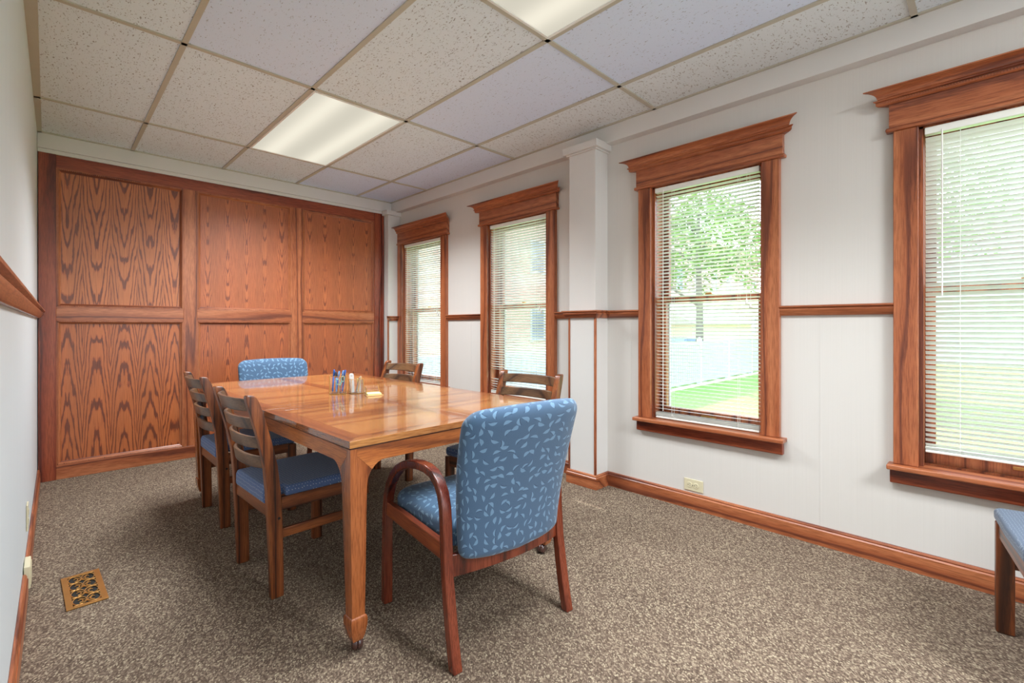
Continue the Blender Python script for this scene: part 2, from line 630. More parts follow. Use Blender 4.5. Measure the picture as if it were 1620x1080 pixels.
for n_, (a_, b_) in enumerate(FILL_WINS):
    we = empty('window_%d' % (5 + n_), ((a_ + b_) / 2, YN, 0.55), 0, 'structure')  # added window, out of view, for its daylight
    h_ = (b_ - a_) / 2
    m = MB()
    for (x0, x1, z0, z1) in ((-h_ - 0.085, -h_, -0.02, 1.56), (h_, h_ + 0.085, -0.02, 1.56), (-h_ - 0.10, h_ + 0.10, 1.55, 1.68), (-h_ - 0.10, h_ + 0.10, -0.09, 0.0)):
        m.box(x0, x1, 0, 0.03, z0, z1)
    m.build('casing', 'trim2', we, bevel=0.003)
    m = MB()
    for (x0, x1, z0, z1) in ((-h_, -h_ + 0.04, 0, 1.55), (h_ - 0.04, h_, 0, 1.55), (-h_ + 0.04, h_ - 0.04, 0, 0.05), (-h_ + 0.04, h_ - 0.04, 1.51, 1.55), (-h_ + 0.04, h_ - 0.04, 0.76, 0.80)):
        m.box(x0, x1, -0.09, -0.05, z0, z1)
    m.build('sash', 'trim2', we, bevel=0.002)
    m = MB()
    m.box(-h_ + 0.03, h_ - 0.03, -0.072, -0.068, 0.03, 1.53)
    m.build('pane', 'window_glass', we)
    pl = bpy.data.lights.new('window_portal', 'AREA')
    pl.shape = 'RECTANGLE'
    pl.size, pl.size_y = b_ - a_, 1.55
    pl.cycles.is_portal = True
    po = bpy.data.objects.new('window_portal', pl)
    COL.objects.link(po)
    po.parent = we
    po.location = (0, -0.11, 0.775)
    po.rotation_euler = (PI / 2, 0, 0)

RAIL = [(0, 1.143), (0.012, 1.143), (0.02, 1.150), (0.022, 1.157), (0.030, 1.166), (0.032, 1.176), (0.027, 1.181), (0.040, 1.186), (0.040, 1.194), (0, 1.194)]
BASE = [(0, 0), (0.016, 0), (0.016, 0.074), (0.010, 0.080), (0.013, 0.085), (0.008, 0.094), (0, 0.094)]


def run(mb, prof, p0, p1, miter0=0.0, miter1=0.0):
    """a moulding from p0 to p1 (xy), its profile standing off to the LEFT of travel"""
    a, b = Vector((*p0, 0)), Vector((*p1, 0))
    d = (b - a).normalized()
    n = Vector((-d.y, d.x, 0))
    k = len(prof)
    vs = [a + n * o + Vector((0, 0, z)) - d * o * miter0 for o, z in prof] + [b + n * o + Vector((0, 0, z)) + d * o * miter1 for o, z in prof]
    fs = [tuple(range(k))[::-1], tuple(range(k, 2 * k))] + [(i, (i + 1) % k, k + (i + 1) % k, k + i) for i in range(k)]
    mb.add(vs, fs)


m = MB()
run(m, RAIL, (xl(4.62), 4.62), (xl(YN), YN))
m.build('trim_1', 'trim1', kind='structure', bevel=0.001)
m = MB()
run(m, BASE, (xl(4.60), 4.60), (xl(2.86), 2.86))
run(m, BASE, (xl(2.70), 2.70), (xl(YN), YN))
m.build('baseboard_left', 'trim1', kind='structure', bevel=0.0008)

# ------------------------------------------------------------------ window wall with openings
WINS = {1: (-0.430, 0.226, 0.472), 2: (0.859, 1.505, 0.507), 3: (2.378, 3.054, 0.507), 4: (3.729, 4.426, 0.507)}
ZT = 1.972
wall = MB()
ys = [YN]
for i in (1, 2, 3, 4):
    y0, y1, zs = WINS[i]
    wall.box(XW, XW + 0.17, ys[-1], y0, 0, ZC + 0.12)
    wall.box(XW, XW + 0.17, y0, y1, 0, zs - 0.02)
    wall.box(XW, XW + 0.17, y0, y1, ZT, ZC + 0.12)
    ys.append(y1)
wall.box(XW, XW + 0.17, ys[-1], YB + 0.1, 0, ZC + 0.12)
# seams of the wall covering below the rail (thin raised joints)
for ysm in (0.60, 1.66, 2.30, 3.30):
    wall.box(XW - 0.0008, XW, ysm, ysm + 0.0015, 0.09, 1.145)
wall.build('wall_right', 'wall', kind='structure')

# pilaster and corner post (part of the wall)
PX = 2.620
m = MB()
m.box(PX, XW, 1.843, 2.063, 0, ZC - 0.105)
m.box(2.588, XW, 1.812, 2.095, 2.278, 2.326)
m.box(2.606, XW, 1.830, 2.077, 2.268, 2.278)
m.build('wall_pilaster', 'upper', kind='structure', bevel=0.002)
m = MB()
m.box(PX + 0.002, XW, 4.515, YB, 0, ZC - 0.105)
m.box(2.590, XW, 4.486, YB - 0.06, 2.278, 2.326)
m.build('wall_corner_post', 'upper', kind='structure', bevel=0.002)
# soffits
m = MB()
m.box(XF, XW + 0.02, YN, 4.585, 2.318, ZC + 0.02)
m.build('ceiling_soffit_right', 'upper', kind='structure', bevel=0.002)
m = MB()
m.box(xl(4.6), XF + 0.07, 4.585, YB + 0.02, 2.326, ZC + 0.02)
m.box(xl(4.6), 2.62, 4.600, YB, 2.300, 2.326)
m.build('ceiling_soffit_back', 'upper', kind='structure', bevel=0.002)

# chair rail on the window wall
m = MB()


def seg(y0, y1, x=XW):
    run(m, RAIL, (x, y0), (x, y1))


CAS = 0.086
w1, w2, w3, w4 = WINS[1], WINS[2], WINS[3], WINS[4]
seg(YN, w1[0] - CAS)
seg(w1[1] + CAS, w2[0] - CAS)
seg(w2[1] + CAS, 1.843)
seg(2.063, w3[0] - CAS)
seg(w3[1] + CAS, w4[0] - CAS)
seg(w4[1] + CAS - 0.002, 4.515)
run(m, RAIL, (PX, 1.843), (PX, 2.063), 1, 1)
run(m, RAIL, (XW, 1.843), (PX, 1.843), 0, 1)
run(m, RAIL, (PX, 2.063), (XW, 2.063), 1, 0)
run(m, RAIL, (XW, 4.515), (PX, 4.515), 0, 1)
m.build('trim_2', 'trim1', kind='structure', bevel=0.001)
m = MB()
run(m, BASE, (XW, YN), (XW, 1.843))
run(m, BASE, (XW, 2.063), (XW, 4.515))
run(m, BASE, (PX, 1.843), (PX, 2.063), 1, 1)
run(m, BASE, (XW, 1.843), (PX, 1.843), 0, 1)
run(m, BASE, (PX, 2.063), (XW, 2.063), 1, 0)
run(m, BASE, (XW, 4.515), (PX, 4.515), 0, 1)
m.build('baseboard_right', 'trim1', kind='structure', bevel=0.0008)
# corner beads on the pilaster below the rail
for yy in (1.843, 2.063):
    m = MB()
    a, b = (yy - 0.005, yy + 0.009) if yy < 1.9 else (yy - 0.009, yy + 0.005)
    m.box(PX - 0.006, PX + 0.010, a, b, 0.093, 1.145)
    m.build('trim_3', 'trim2', kind='structure', bevel=0.003)
m = MB()
m.box(PX - 0.004, PX + 0.012, 4.510, 4.524, 0.093, 1.145)
m.build('trim_3', 'trim2', kind='structure', bevel=0.003)


# ------------------------------------------------------------------ windows
def window(i):
    y0, y1, zs = WINS[i]
    w = empty('window_%d' % i, (XW, (y0 + y1) / 2, zs), 0, 'structure')
    o = Vector((XW, (y0 + y1) / 2, zs))

    def B(mb, name, mat, parent=w, **k):
        mb.v = [v - o for v in mb.v]
        return mb.build(name, mat, parent, **k)
    for a, b in ((y0 - CAS, y0), (y1, y1 + CAS)):
        q = MB()
        q.box(XW - 0.033, XW, a, b, zs, ZT - 0.008)
        B(q, 'side_casing', 'trim2', bevel=0.003)
    fy0, fy1 = y0 - CAS - 0.015, y1 + CAS + 0.015
    q = MB()
    q.box(XW - 0.033, XW, fy0, fy1, ZT + 0.01, 2.098)
    B(q, 'head_casing', 'trim1', bevel=0.001)
    q = MB()
    q.box(XW - 0.043, XW, fy0 - 0.012, fy1 + 0.012, ZT - 0.008, ZT + 0.01)
    B(q, 'head_fillet', 'trim1', bevel=0.006, seg=3)
    # bead and dentil course
    q = MB()
    z0 = 2.088
    prof = [(0, z0), (0.038, z0), (0.046, z0 + 0.005), (0.046, z0 + 0.017), (0.054, z0 + 0.021), (0.054, z0 + 0.026), (0, z0 + 0.026)]
    moulding3(q, prof, fy0, fy1)
    n = int((fy1 - fy0 + 0.04) / 0.009)
    for k in range(n):
        y = fy0 - 0.02 + k * 0.009
        q.box(XW - 0.0485, XW - 0.044, y, y + 0.005, z0 + 0.007, z0 + 0.016)
    B(q, 'dentil_moulding', 'trim1')
    # crown
    q = MB()
    z0 = 2.112
    prof = [(0, z0), (0.052, z0), (0.060, z0 + 0.004)]
    for k in range(7):
        a = k / 6 * PI / 2
        prof.append((0.060 + 0.036 * (1 - math.cos(a)), z0 + 0.006 + 0.024 * math.sin(a)))
    prof += [(0.104, z0 + 0.031), (0.104, z0 + 0.036), (0, z0 + 0.036)]
    moulding3(q, prof, fy0 + 0.02, fy1 - 0.02)
    B(q, 'crown_moulding', 'trim1')
    # stool and apron
    q = MB()
    q.box(XW - 0.075, XW + 0.05, y0 - CAS - 0.028, y1 + CAS + 0.02, zs - 0.022, zs)
    B(q, 'stool', 'trim1', bevel=0.005, seg=3)
    q = MB()
    prof = [(0.033, zs - 0.022), (0.033, zs - 0.080), (0.028, zs - 0.088), (0, zs - 0.088), (0, zs - 0.022)]
    fa, fb = y0 - CAS - 0.014, y1 + CAS + 0.012
    k = len(prof)
    q.prism(prof, fa, fb, lambda p, z, t: (XW - p, t, z))
    B(q, 'apron', 'dark1', bevel=0.002)
    # jamb lining
    q = MB()
    q.box(XW - 0.001, XW + 0.17, y0, y0 + 0.014, zs, ZT)
    q.box(XW - 0.001, XW + 0.17, y1 - 0.014, y1, zs, ZT)
    q.box(XW - 0.001, XW + 0.17, y0, y1, ZT - 0.014, ZT)
    q.box(XW + 0.05, XW + 0.19, y0, y1, zs - 0.018, zs + 0.006)
    B(q, 'jamb', 'trim2')
    # sashes
    zm = 1.255
    a, b = y0 + 0.014, y1 - 0.014
    for nm, xa, xb, lo, hi, br, tr in (('lower_sash', 0.075, 0.108, zs + 0.004, zm + 0.018, 0.062, 0.034), ('upper_sash', 0.112, 0.142, zm - 0.014, ZT - 0.014, 0.030, 0.04)):
        q = MB()
        sw = 0.036
        q.box(XW + xa, XW + xb, a, a + sw, lo, hi)
        q.box(XW + xa, XW + xb, b - sw, b, lo, hi)
        q.box(XW + xa, XW + xb, a + sw, b - sw, lo, lo + br)
        q.box(XW + xa, XW + xb, a + sw, b - sw, hi - tr, hi)
        sh = B(q, nm, 'trim2', bevel=0.002)
        g = MB()
        xm = (xa + xb) / 2
        g.box(XW + xm - 0.002, XW + xm + 0.002, a + sw - 0.004, b - sw + 0.004, lo + br - 0.004, hi - tr + 0.004)
        B(g, 'pane', 'window_glass', sh)
        if nm == 'lower_sash':
            g = MB()
            yc = (a + b) / 2
            g.box(XW + 0.07, XW + 0.108, yc - 0.028, yc + 0.028, hi, hi + 0.008)
            g.box(XW + 0.078, XW + 0.094, yc - 0.012, yc + 0.022, hi + 0.008, hi + 0.018)
            B(g, 'sash_lock', 'brass', sh, bevel=0.002)
            for dy in (-0.16,) if i == 4 else (0.0,):
                g = MB()
                g.box(XW + 0.066, XW + 0.076, yc + dy - 0.045, yc + dy + 0.045, lo + 0.026, lo + 0.040)
                B(g, 'sash_lift', 'brass', sh, bevel=0.002)
    pl = bpy.data.lights.new('window_portal', 'AREA')
    pl.shape = 'RECTANGLE'
    pl.size, pl.size_y = ZT - zs, y1 - y0
    pl.cycles.is_portal = True
    po = bpy.data.objects.new('window_portal', pl)
    COL.objects.link(po)
    po.parent = w
    po.location = (0.172, 0, (ZT - zs) / 2)
    po.rotation_euler = (0, PI / 2, 0)
    # storm window frame outside
    q = MB()
    for (ya, yb, za, zb) in ((a, a + 0.022, zs, ZT - 0.014), (b - 0.022, b, zs, ZT - 0.014), (a, b, zs, zs + 0.03), (a, b, ZT - 0.04, ZT - 0.014), (a, b, zm - 0.008, zm + 0.014)):
        q.box(XW + 0.150, XW + 0.168, ya, yb, za, zb)
    B(q, 'storm_frame', 'vinyl')
    return w


def moulding3(q, prof, ya, yb):
    """crown-like run along y with mitred returns to the wall at both ends"""
    k = len(prof)
    lo = [(XW - p, ya - p, z) for p, z in prof]
    hi = [(XW - p, yb + p, z) for p, z in prof]
    fs = [(i, (i + 1) % k, k + (i + 1) % k, k + i) for i in range(k)]
    q.add(lo + hi, fs + [tuple(range(k))[::-1], tuple(range(k, 2 * k))])


for i in (1, 2, 3, 4):
    window(i)


# ------------------------------------------------------------------ blinds
BL = {
    1: dict(tilt=36, bottom=0.535, where='nearly closed, in the window cut by the right edge of the photo'),
    2: dict(tilt=15, bottom=0.509, where='with open slats showing tree, fence and lawn, right of the pilaster'),
    3: dict(tilt=24, bottom=0.509, where='in the window just left of the pilaster'),
    4: dict(tilt=20, bottom=0.509, where='in the farthest window, beside the oak-panelled end wall'),
}


def blind(i):
    y0, y1, zs = WINS[i]
    d = BL[i]
    c = Vector((XW + 0.010, (y0 + y1) / 2, zs))
    e = empty('venetian_blind', c)
    tag(e, 'off-white mini blind ' + d['where'], 'window blind', 'mini blinds in the four windows')
    hw = (y1 - y0) / 2 - 0.020
    q = MB()
    q.box(-0.020, 0.018, -hw - 0.002, hw + 0.002, ZT - 0.046 - zs, ZT - 0.0155 - zs)
    q.build('headrail', 'blind', e, bevel=0.003)
    top = ZT - 0.066 - zs
    bot = d['bottom'] - zs + 0.006
    t = math.radians(d['tilt'])
    q = MB()
    pitch = 0.0212
    stack = 6 if i == 2 else 3
    n = int((top - bot - 0.012) / pitch)
    for k in range(n + 1):
        z = top - k * pitch
        if i == 3 and 0.650 < z + zs < 0.712:
            continue        # slats left out on purpose so a strip of sun reaches the floor
        if z < bot + 0.02:
            break
        seg_pts = []
        tt = t + random.uniform(-0.03, 0.03)
        for j in range(5):
            s_ = -0.0125 + 0.025 * j / 4
            crown = 0.0016 * (1 - (s_ / 0.0125) ** 2)
            # room-side edge (−x) is raised by the tilt
            seg_pts.append((s_ * math.cos(tt) + crown * math.sin(tt), -s_ * math.sin(tt) + crown * math.cos(tt)))
        ring = [(a, b) for a, b in seg_pts] + [(a, b - 0.0006) for a, b in seg_pts[::-1]]
        q.prism(ring, -hw, hw, lambda p, r, y, z=z: (p, y, z + r))
    for k in range(stack):
        z = bot + 0.012 + k * 0.0035
        q.box(-0.0125, 0.0125, -hw, hw, z, z + 0.0012)
    q.build('slats', 'blind', e, smooth=False)
    q = MB()
    q.box(-0.0125, 0.0125, -hw, hw, bot - 0.004, bot + 0.008)
    q.build('bottom_rail', 'blind', e, bevel=0.003)
    q = MB()
    offs = (-hw * 0.64, hw * 0.64)
    for y in offs:
        for x in (-0.0145, 0.0145):
            q.tube([(x, y, top + 0.02), (x, y, bot + 0.004)], 0.0009, 5)
        q.tube([(-0.0145, y, bot + 0.03), (-0.018, y - 0.02, bot + 0.010), (-0.020, y - 0.012, bot + 0.001), (-0.018, y + 0.012, bot + 0.010), (-0.0145, y, bot + 0.02)], 0.0011, 5)
    q.build('ladder_cord', 'cord', e)
    # pull cords with tassels on the near (right) side, tilt wand on the far side
    yc = -hw * 0.80 if i != 1 else -hw * 0.8
    q = MB()
    zt_ = 1.24 - zs
    q.tube([(-0.022, yc, top + 0.03), (-0.022, yc, zt_)], 0.0009, 5)
    q.tube([(-0.022, yc - 0.016, top + 0.03), (-0.022, yc - 0.020, zt_ - 0.02)], 0.0009, 5)
    lc = q.build('pull_cord', 'cord', e)
    for yy, zz in ((yc, zt_), (yc - 0.020, zt_ - 0.02)):
        q = MB()
        q.lathe([(0.007, 0.0), (0.008, 0.004), (0.0055, 0.022), (0.0025, 0.032)], (-0.022, yy, zz - 0.032), 10)
        q.build('tassel', 'cord', lc, smooth=True)
    q = MB()
    yw = hw - 0.055
    zb = {1: 1.22, 2: 0.56, 3: 0.9, 4: 0.9}[i] - zs
    q.tube([(-0.020, yw, top + 0.03), (-0.022, yw, top), (-0.0225, yw, zb)], 0.0028 if i == 1 else 0.0022, 6)
    q.build('tilt_wand', 'cord', e)
    return e


for i in (1, 2, 3, 4):
    blind(i)

# ------------------------------------------------------------------ end wall: oak panelling
wb_ = empty('wall_back', (0, YB, 0), 0, 'structure')


def WB(mb, name, mat, parent=wb_, **k):
    mb.v = [v - Vector((0, YB, 0)) for v in mb.v]
    return mb.build(name, mat, parent, **k)


q = MB()
q.box(xl(YB) - 0.1, XW + 0.1, YB, YB + 0.12, 0, ZC + 0.12)
WB(q, 'plaster', 'upper')
YF = 4.612      # face of the frame
x_left = xl(4.61) + 0.004
for (a, b, mt, z0, z1) in ((x_left, 0.042, 'dark2', 0.0, 2.312), (0.800, 0.893, 'trim2', 0.098, 2.212), (1.655, 1.755, 'trim2', 0.098, 2.212), (2.512, 2.618, 'dark2', 0.0, 2.300)):
    q = MB()
    q.box(a, b, YF - (0.006 if mt == 'dark2' else 0), YB - 0.002, z0, z1)
    WB(q, 'stile', mt, bevel=0.002)
q = MB()
q.box(2.596, 2.616, YF - 0.02, YF - 0.006, 0, 2.29)
WB(q, 'edge_strip', 'dark2', bevel=0.004)
q = MB()
q.box(0.042, 2.512, YF, YB - 0.002, 2.212, 2.300)
WB(q, 'top_rail', 'dark0', bevel=0.002)
for (a, b) in ((0.042, 0.800), (0.893, 1.655), (1.755, 2.512)):
    q = MB()
    q.box(a, b, YF + 0.001, YB - 0.002, 1.130, 1.222)
    WB(q, 'middle_rail', 'trim0', bevel=0.002)
q = MB()
q.box(0.042, 2.512, YF, YB - 0.002, 0.0, 0.098)
WB(q, 'bottom_rail', 'trim0', bevel=0.002)
COLS = ((0.042, 0.800, 'ven_down', 'ven_up'), (0.893, 1.655, 'ven_mid', 'ven_midu'), (1.755, 2.512, 'ven_mid', 'ven_midu'))
for a, b, mt, mb2 in COLS:
    for z0, z1, mat in ((1.222, 2.212, mt), (0.098, 1.130, mb2)):
        cx_, cz_ = (a + b) / 2, (z0 + z1) / 2
        q = MB()
        q.box(a - cx_, b - cx_, 0, 0.012, z0 - cz_, z1 - cz_)
        p = q.build('panel', mat, wb_)
        p.location = (cx_, 4.634 - YB, cz_)
        # beaded moulding around the panel: mitred
        prof = [(0, 0.000), (0.026, 0.000), (0.026, -0.005), (0.020, -0.009), (0.014, -0.016), (0.006, -0.021), (0, -0.021)]
        q = MB()
        xa, xb, za, zb = a, b, z0, z1
        yb_ = 4.634
        k = len(prof)
        corners = [((xa, za), (1, 1)), ((xb, za), (-1, 1)), ((xb, zb), (-1, -1)), ((xa, zb), (1, -1))]
        rings = [[(c[0] + s_[0] * p_, yb_ + dy, c[1] + s_[1] * p_) for p_, dy in prof] for c, s_ in corners]
        for r in range(4):
            A, Bq = rings[r], rings[(r + 1) % 4]
            q.cur = 1 if r % 2 == 0 else 0
            q.add(A + Bq, [(j, (j + 1) % k, k + (j + 1) % k, k + j) for j in range(k)])
        # rope bead
        nb = int((zb - za) / 0.011)
        for r in range(nb):
            zz = za + 0.006 + r * 0.011
            for xx in (xa + 0.010, xb - 0.010):
                q.box(xx - 0.003, xx + 0.003, yb_ - 0.0225, yb_ - 0.017, zz, zz + 0.006)
        nb = int((xb - xa) / 0.011)
        for r in range(nb):
            xx = xa + 0.006 + r * 0.011
            for zz in (za + 0.010, zb - 0.010):
                q.box(xx, xx + 0.006, yb_ - 0.0225, yb_ - 0.017, zz - 0.003, zz + 0.003)
        WB(q, 'panel_moulding', ['trim2', 'trim0'])

# ------------------------------------------------------------------ ceiling: lay-in tiles on a tan grid
GX0, GY0, T = -0.144, 2.674, 0.6096


def gx(i):
    return GX0 + i * T


def gy(j):
    return GY0 + j * 2 * T


LIGHTS = [(2, 0), (2, -2), (2, -4)]  # last one is unseen, added on the grid spacing for more light
cool = {(1, -1), (3, -1), (3, -2), (4, 0), (3, 1), (4, 1)}  # newer tiles, plus far and soffit-side cells with bluish window light painted in
spk = {(4, -1), (4, -2)}
cl = MB()
xs = [-0.12, gx(1), gx(2), gx(3), gx(4), XF + 0.01]
ysg = [YN] + [gy(j) for j in range(-4, 2)] + [4.60]
for i in range(5):
    for j in range(len(ysg) - 1):
        jj = j - 5
        key = (i, jj)
        if key in [(2, 0), (2, -2), (2, -4)]:
            continue
        cl.cur = 1 if key in cool else (2 if key in spk else 0)
        cl.box(xs[i] - (0.02 if i == 0 else 0), xs[i + 1], ysg[j], ysg[j + 1], ZC + 0.006, ZC + 0.03)
ceil = cl.build('ceiling', ['tile_a', 'tile_b', 'tile_c'], kind='structure')
g = MB()
hw_ = 0.012


def tee(x0, x1, y0, y1):
    g.box(x0, x1, y0, y1, ZC - 0.0005, ZC + 0.0058)


for i in range(1, 5):
    tee(gx(i) - hw_, gx(i) + hw_, YN, 4.585)
for j in range(-4, 2):
    tee(xl(0) - 0.02, XF, gy(j) - hw_, gy(j) + hw_)
tee(-0.14, xl(4.6) + 0.022, YN, 4.585)
tee(XF - 0.018, XF, YN, 4.585)
tee(-0.12, XF, 4.567, 4.585)
g.build('ceiling_grid', 'grid', ceil)

LL = {0: 'recessed fluorescent troffer with frosted lens, the one shown whole above the table\'s far half',
      -2: 'recessed fluorescent troffer with frosted lens, cut off by the top edge of the photo',
      -4: 'added recessed fluorescent troffer with frosted lens, unseen behind the camera'}
for (i, j) in LIGHTS:
    cx_, cy_ = gx(i) + T / 2, gy(j) + T
    e = empty('ceiling_light', (cx_, cy_, ZC))
    tag(e, LL[j], 'ceiling light', 'troffers in the tiled ceiling')
    a, b = T / 2 - hw_, T - hw_
    q = MB()
    f = 0.012
    for (x0, x1, y0, y1) in ((-a, -a + f, -b, b), (a - f, a, -b, b), (-a + f, a - f, -b, -b + f), (-a + f, a - f, b - f, b)):
        q.box(x0, x1, y0, y1, -0.004, 0.006)
    q.build('frame', 'white_trim', e, bevel=0.001)
    q = MB()
    q.box(-a + f, a - f, -b + f, b - f, 0.001, 0.005)
    q.build('lens', 'lens', e)
    q = MB()
    q.box(-a, a, -b, b, 0.07, 0.08)
    q.build('housing', 'white_trim', e)
    ld = bpy.data.lights.new('troffer_lamp', 'AREA')
    ld.shape = 'RECTANGLE'
    ld.size = T - 0.06
    ld.size_y = 2 * T - 0.06
    ld.energy = FIXTURE_W * {0: 0.9, -2: 0.5, -4: 1.5}[j]
    ld.color = (0.90, 0.96, 1.0)
    ld.spread = math.radians({0: 138, -2: 118, -4: 180}[j])
    lo = bpy.data.objects.new('troffer_lamp', ld)
    COL.objects.link(lo)
    lo.parent = e
    lo.location = (0, 0, -0.006)
#@@OBJECTS@@

# ================================================================== table
def make_table():
    e = empty('conference_table', (1.210, 2.496, 0), math.radians(1.0))
    tag(e, 'large honey-brown wooden conference table with mitred banded top and casters', 'table')
    hx, hy, zt, th = 0.533, 1.05, 0.718, 0.023
    q = MB()
    bw, cb, ms = 0.068, 0.034, -0.25

    def cell(poly, slot):
        q.cur = slot
        q.prism(poly, zt - th, zt, lambda x, y, t: (x, y, t))
    for (a, b) in ((-hy, ms), (ms, hy)):
        for s in (-1, 1):
            # side band, mitred at both ends
            cell([(s * hx, a), (s * (hx - bw), a + bw), (s * (hx - bw), b - bw), (s * hx, b)], 1)
            # inner field (grain across the table)
            cell([(s * (hx - bw), a + bw), (s * cb, a + bw), (s * cb, b - bw), (s * (hx - bw), b - bw)], 0)
        # end bands and central spine
        for s in (-1, 1):
            cell([(s * hx, a), (0, a), (0, a + 0.03), (s * cb, a + bw), (s * (hx - bw), a + bw)], 0)
            cell([(s * hx, b), (0, b), (0, b - 0.03), (s * cb, b - bw), (s * (hx - bw), b - bw)], 0)
        cell([(0, a + 0.03), (cb, a + bw), (cb, b - bw), (0, b - 0.03), (-cb, b - bw), (-cb, a + bw)], 1)
    q.build('tabletop', ['table0', 'tband'], e, bevel=0.0006, seg=1)
    q = MB()
    q.box(-hx + 0.006, hx - 0.006, -hy + 0.006, hy - 0.006, 0.689, 0.6952)
    q.build('shadow_gap_strip', 'slot2', e)
    # legs with curved brackets running into the apron
    LW = 0.082
    za, zb = 0.636, 0.690

    ecx, ecz, erx, erz = 0.125, 0.550, 0.065, 0.088

    def curve(a0, a1, n=7):
        return [(ecx - erx * math.cos(math.radians(a0 + (a1 - a0) * k / n)), ecz + erz * math.sin(math.radians(a0 + (a1 - a0) * k / n))) for k in range(n + 1)]

    def apron_profile(length):
        """outline in (s, z) with mitred ends meeting the leg at the middle of the curve"""
        c = curve(45, 90)
        return [(0.0, zb), (length, zb)] + [(length - x, z) for x, z in c] + c[::-1]

    BR = [(0.0, zb)] + curve(45, 0) + [(0.0, ecz)]
    inset = 0.004
    for s in (-1, 1):
        L = 2 * hy - 2 * inset
        q = MB()
        pr = apron_profile(L)
        # mitre: the two lower corners come back to the vertical corner lines
        out = pr
        q.prism(out, 0, 0.024, lambda a, z, t, s=s: (s * (hx - inset - 0.0005 - t), -hy + inset + a, z))
        q.build('side_apron', 'tapron1', e)
        L2 = 2 * hx - 2 * inset
        q = MB()
        pr = apron_profile(L2)
        out = pr
        q.prism(out, 0, 0.024, lambda a, z, t, s=s: (-hx + inset + a, s * (hy - inset - 0.0005 - t), z))
        q.build('end_apron', 'tapron0', e)
    for sx in (-1, 1):
        for sy in (-1, 1):
            q = MB()
            rings = []
            # (z, width) leg tapers inward from the outer corner, spade foot at the bottom
            prof = [(zb - 0.004, 0.054), (0.60, 0.056), (0.552, 0.060), (0.50, 0.058), (0.30, 0.052), (0.150, 0.047), (0.132, 0.047), (0.128, 0.055), (0.118, 0.059), (0.095, 0.057), (0.062, 0.045), (0.046, 0.035)]
            for z, w in prof:
                # outer faces drift inward as the leg goes down
                dr = (0.004 if z > 0.56 else 0.002) + 0.018 * max(0, 0.552 - z) / 0.552 - (w - 0.048 if z < 0.13 else 0) * 0.5
                xo, yo = sx * (hx - inset - dr + 0.002), sy * (hy - inset - dr + 0.002)
                xi, yi = xo - sx * w, yo - sy * w
                rings.append([(xo, yo, z), (xi, yo, z), (xi, yi, z), (xo, yi, z)])
            q.sweep(None, rings)
            q.prism(BR, 0, 0.024, lambda a, z, t: (sx * (hx - inset - 0.0005 - t), sy * (hy - inset - a), z))
            q.prism(BR, 0, 0.024, lambda a, z, t: (sx * (hx - inset - a), sy * (hy - inset - 0.0005 - t), z))
            lg = q.build('leg', 'tleg', e, bevel=0.0015)
            cx_, cy_ = sx * (hx - 0.055), sy * (hy - 0.055)
            q = MB()
            q.tube([(cx_, cy_, 0.046), (cx_, cy_, 0.034)], 0.007, 10)
            rot = Matrix.Translation((cx_, cy_, 0.0225)) @ Matrix.Rotation(0.7 + sx * sy * 0.5, 4, 'Z') @ Matrix.Rotation(PI / 2, 4, 'X')
            q.lathe([(0.012, -0.019), (0.019, -0.015), (0.0222, -0.006), (0.0222, -0.0015), (0.017, -0.001), (0.017, 0.001), (0.0222, 0.0015), (0.0222, 0.006), (0.019, 0.015), (0.012, 0.019)], (0, 0, 0), 24, rot)
            q.build('caster', 'caster', lg, smooth=True)
    return e


M['tband'] = wood('darker_banding', srgb(150, 88, 44), srgb(136, 76, 37), srgb(108, 58, 29), 1, 0.25, 0.8, 0.7, 0.05)
M['tleg'] = wood('table_leg_walnut', srgb(164, 94, 50), srgb(146, 78, 38), srgb(104, 52, 26), 2, 0.25, 0.4, 0.6, 0.04)
for ax in (0, 1):
    M['tapron%d' % ax] = wood('table_apron_walnut_%s' % 'xy'[ax], srgb(186, 112, 56), srgb(170, 96, 44), srgb(130, 70, 32), ax, 0.4, 0.12, 0.9, 0.05)
M['slot2'] = plain('dark_reveal', srgb(70, 36, 18), 0.6)
make_table()


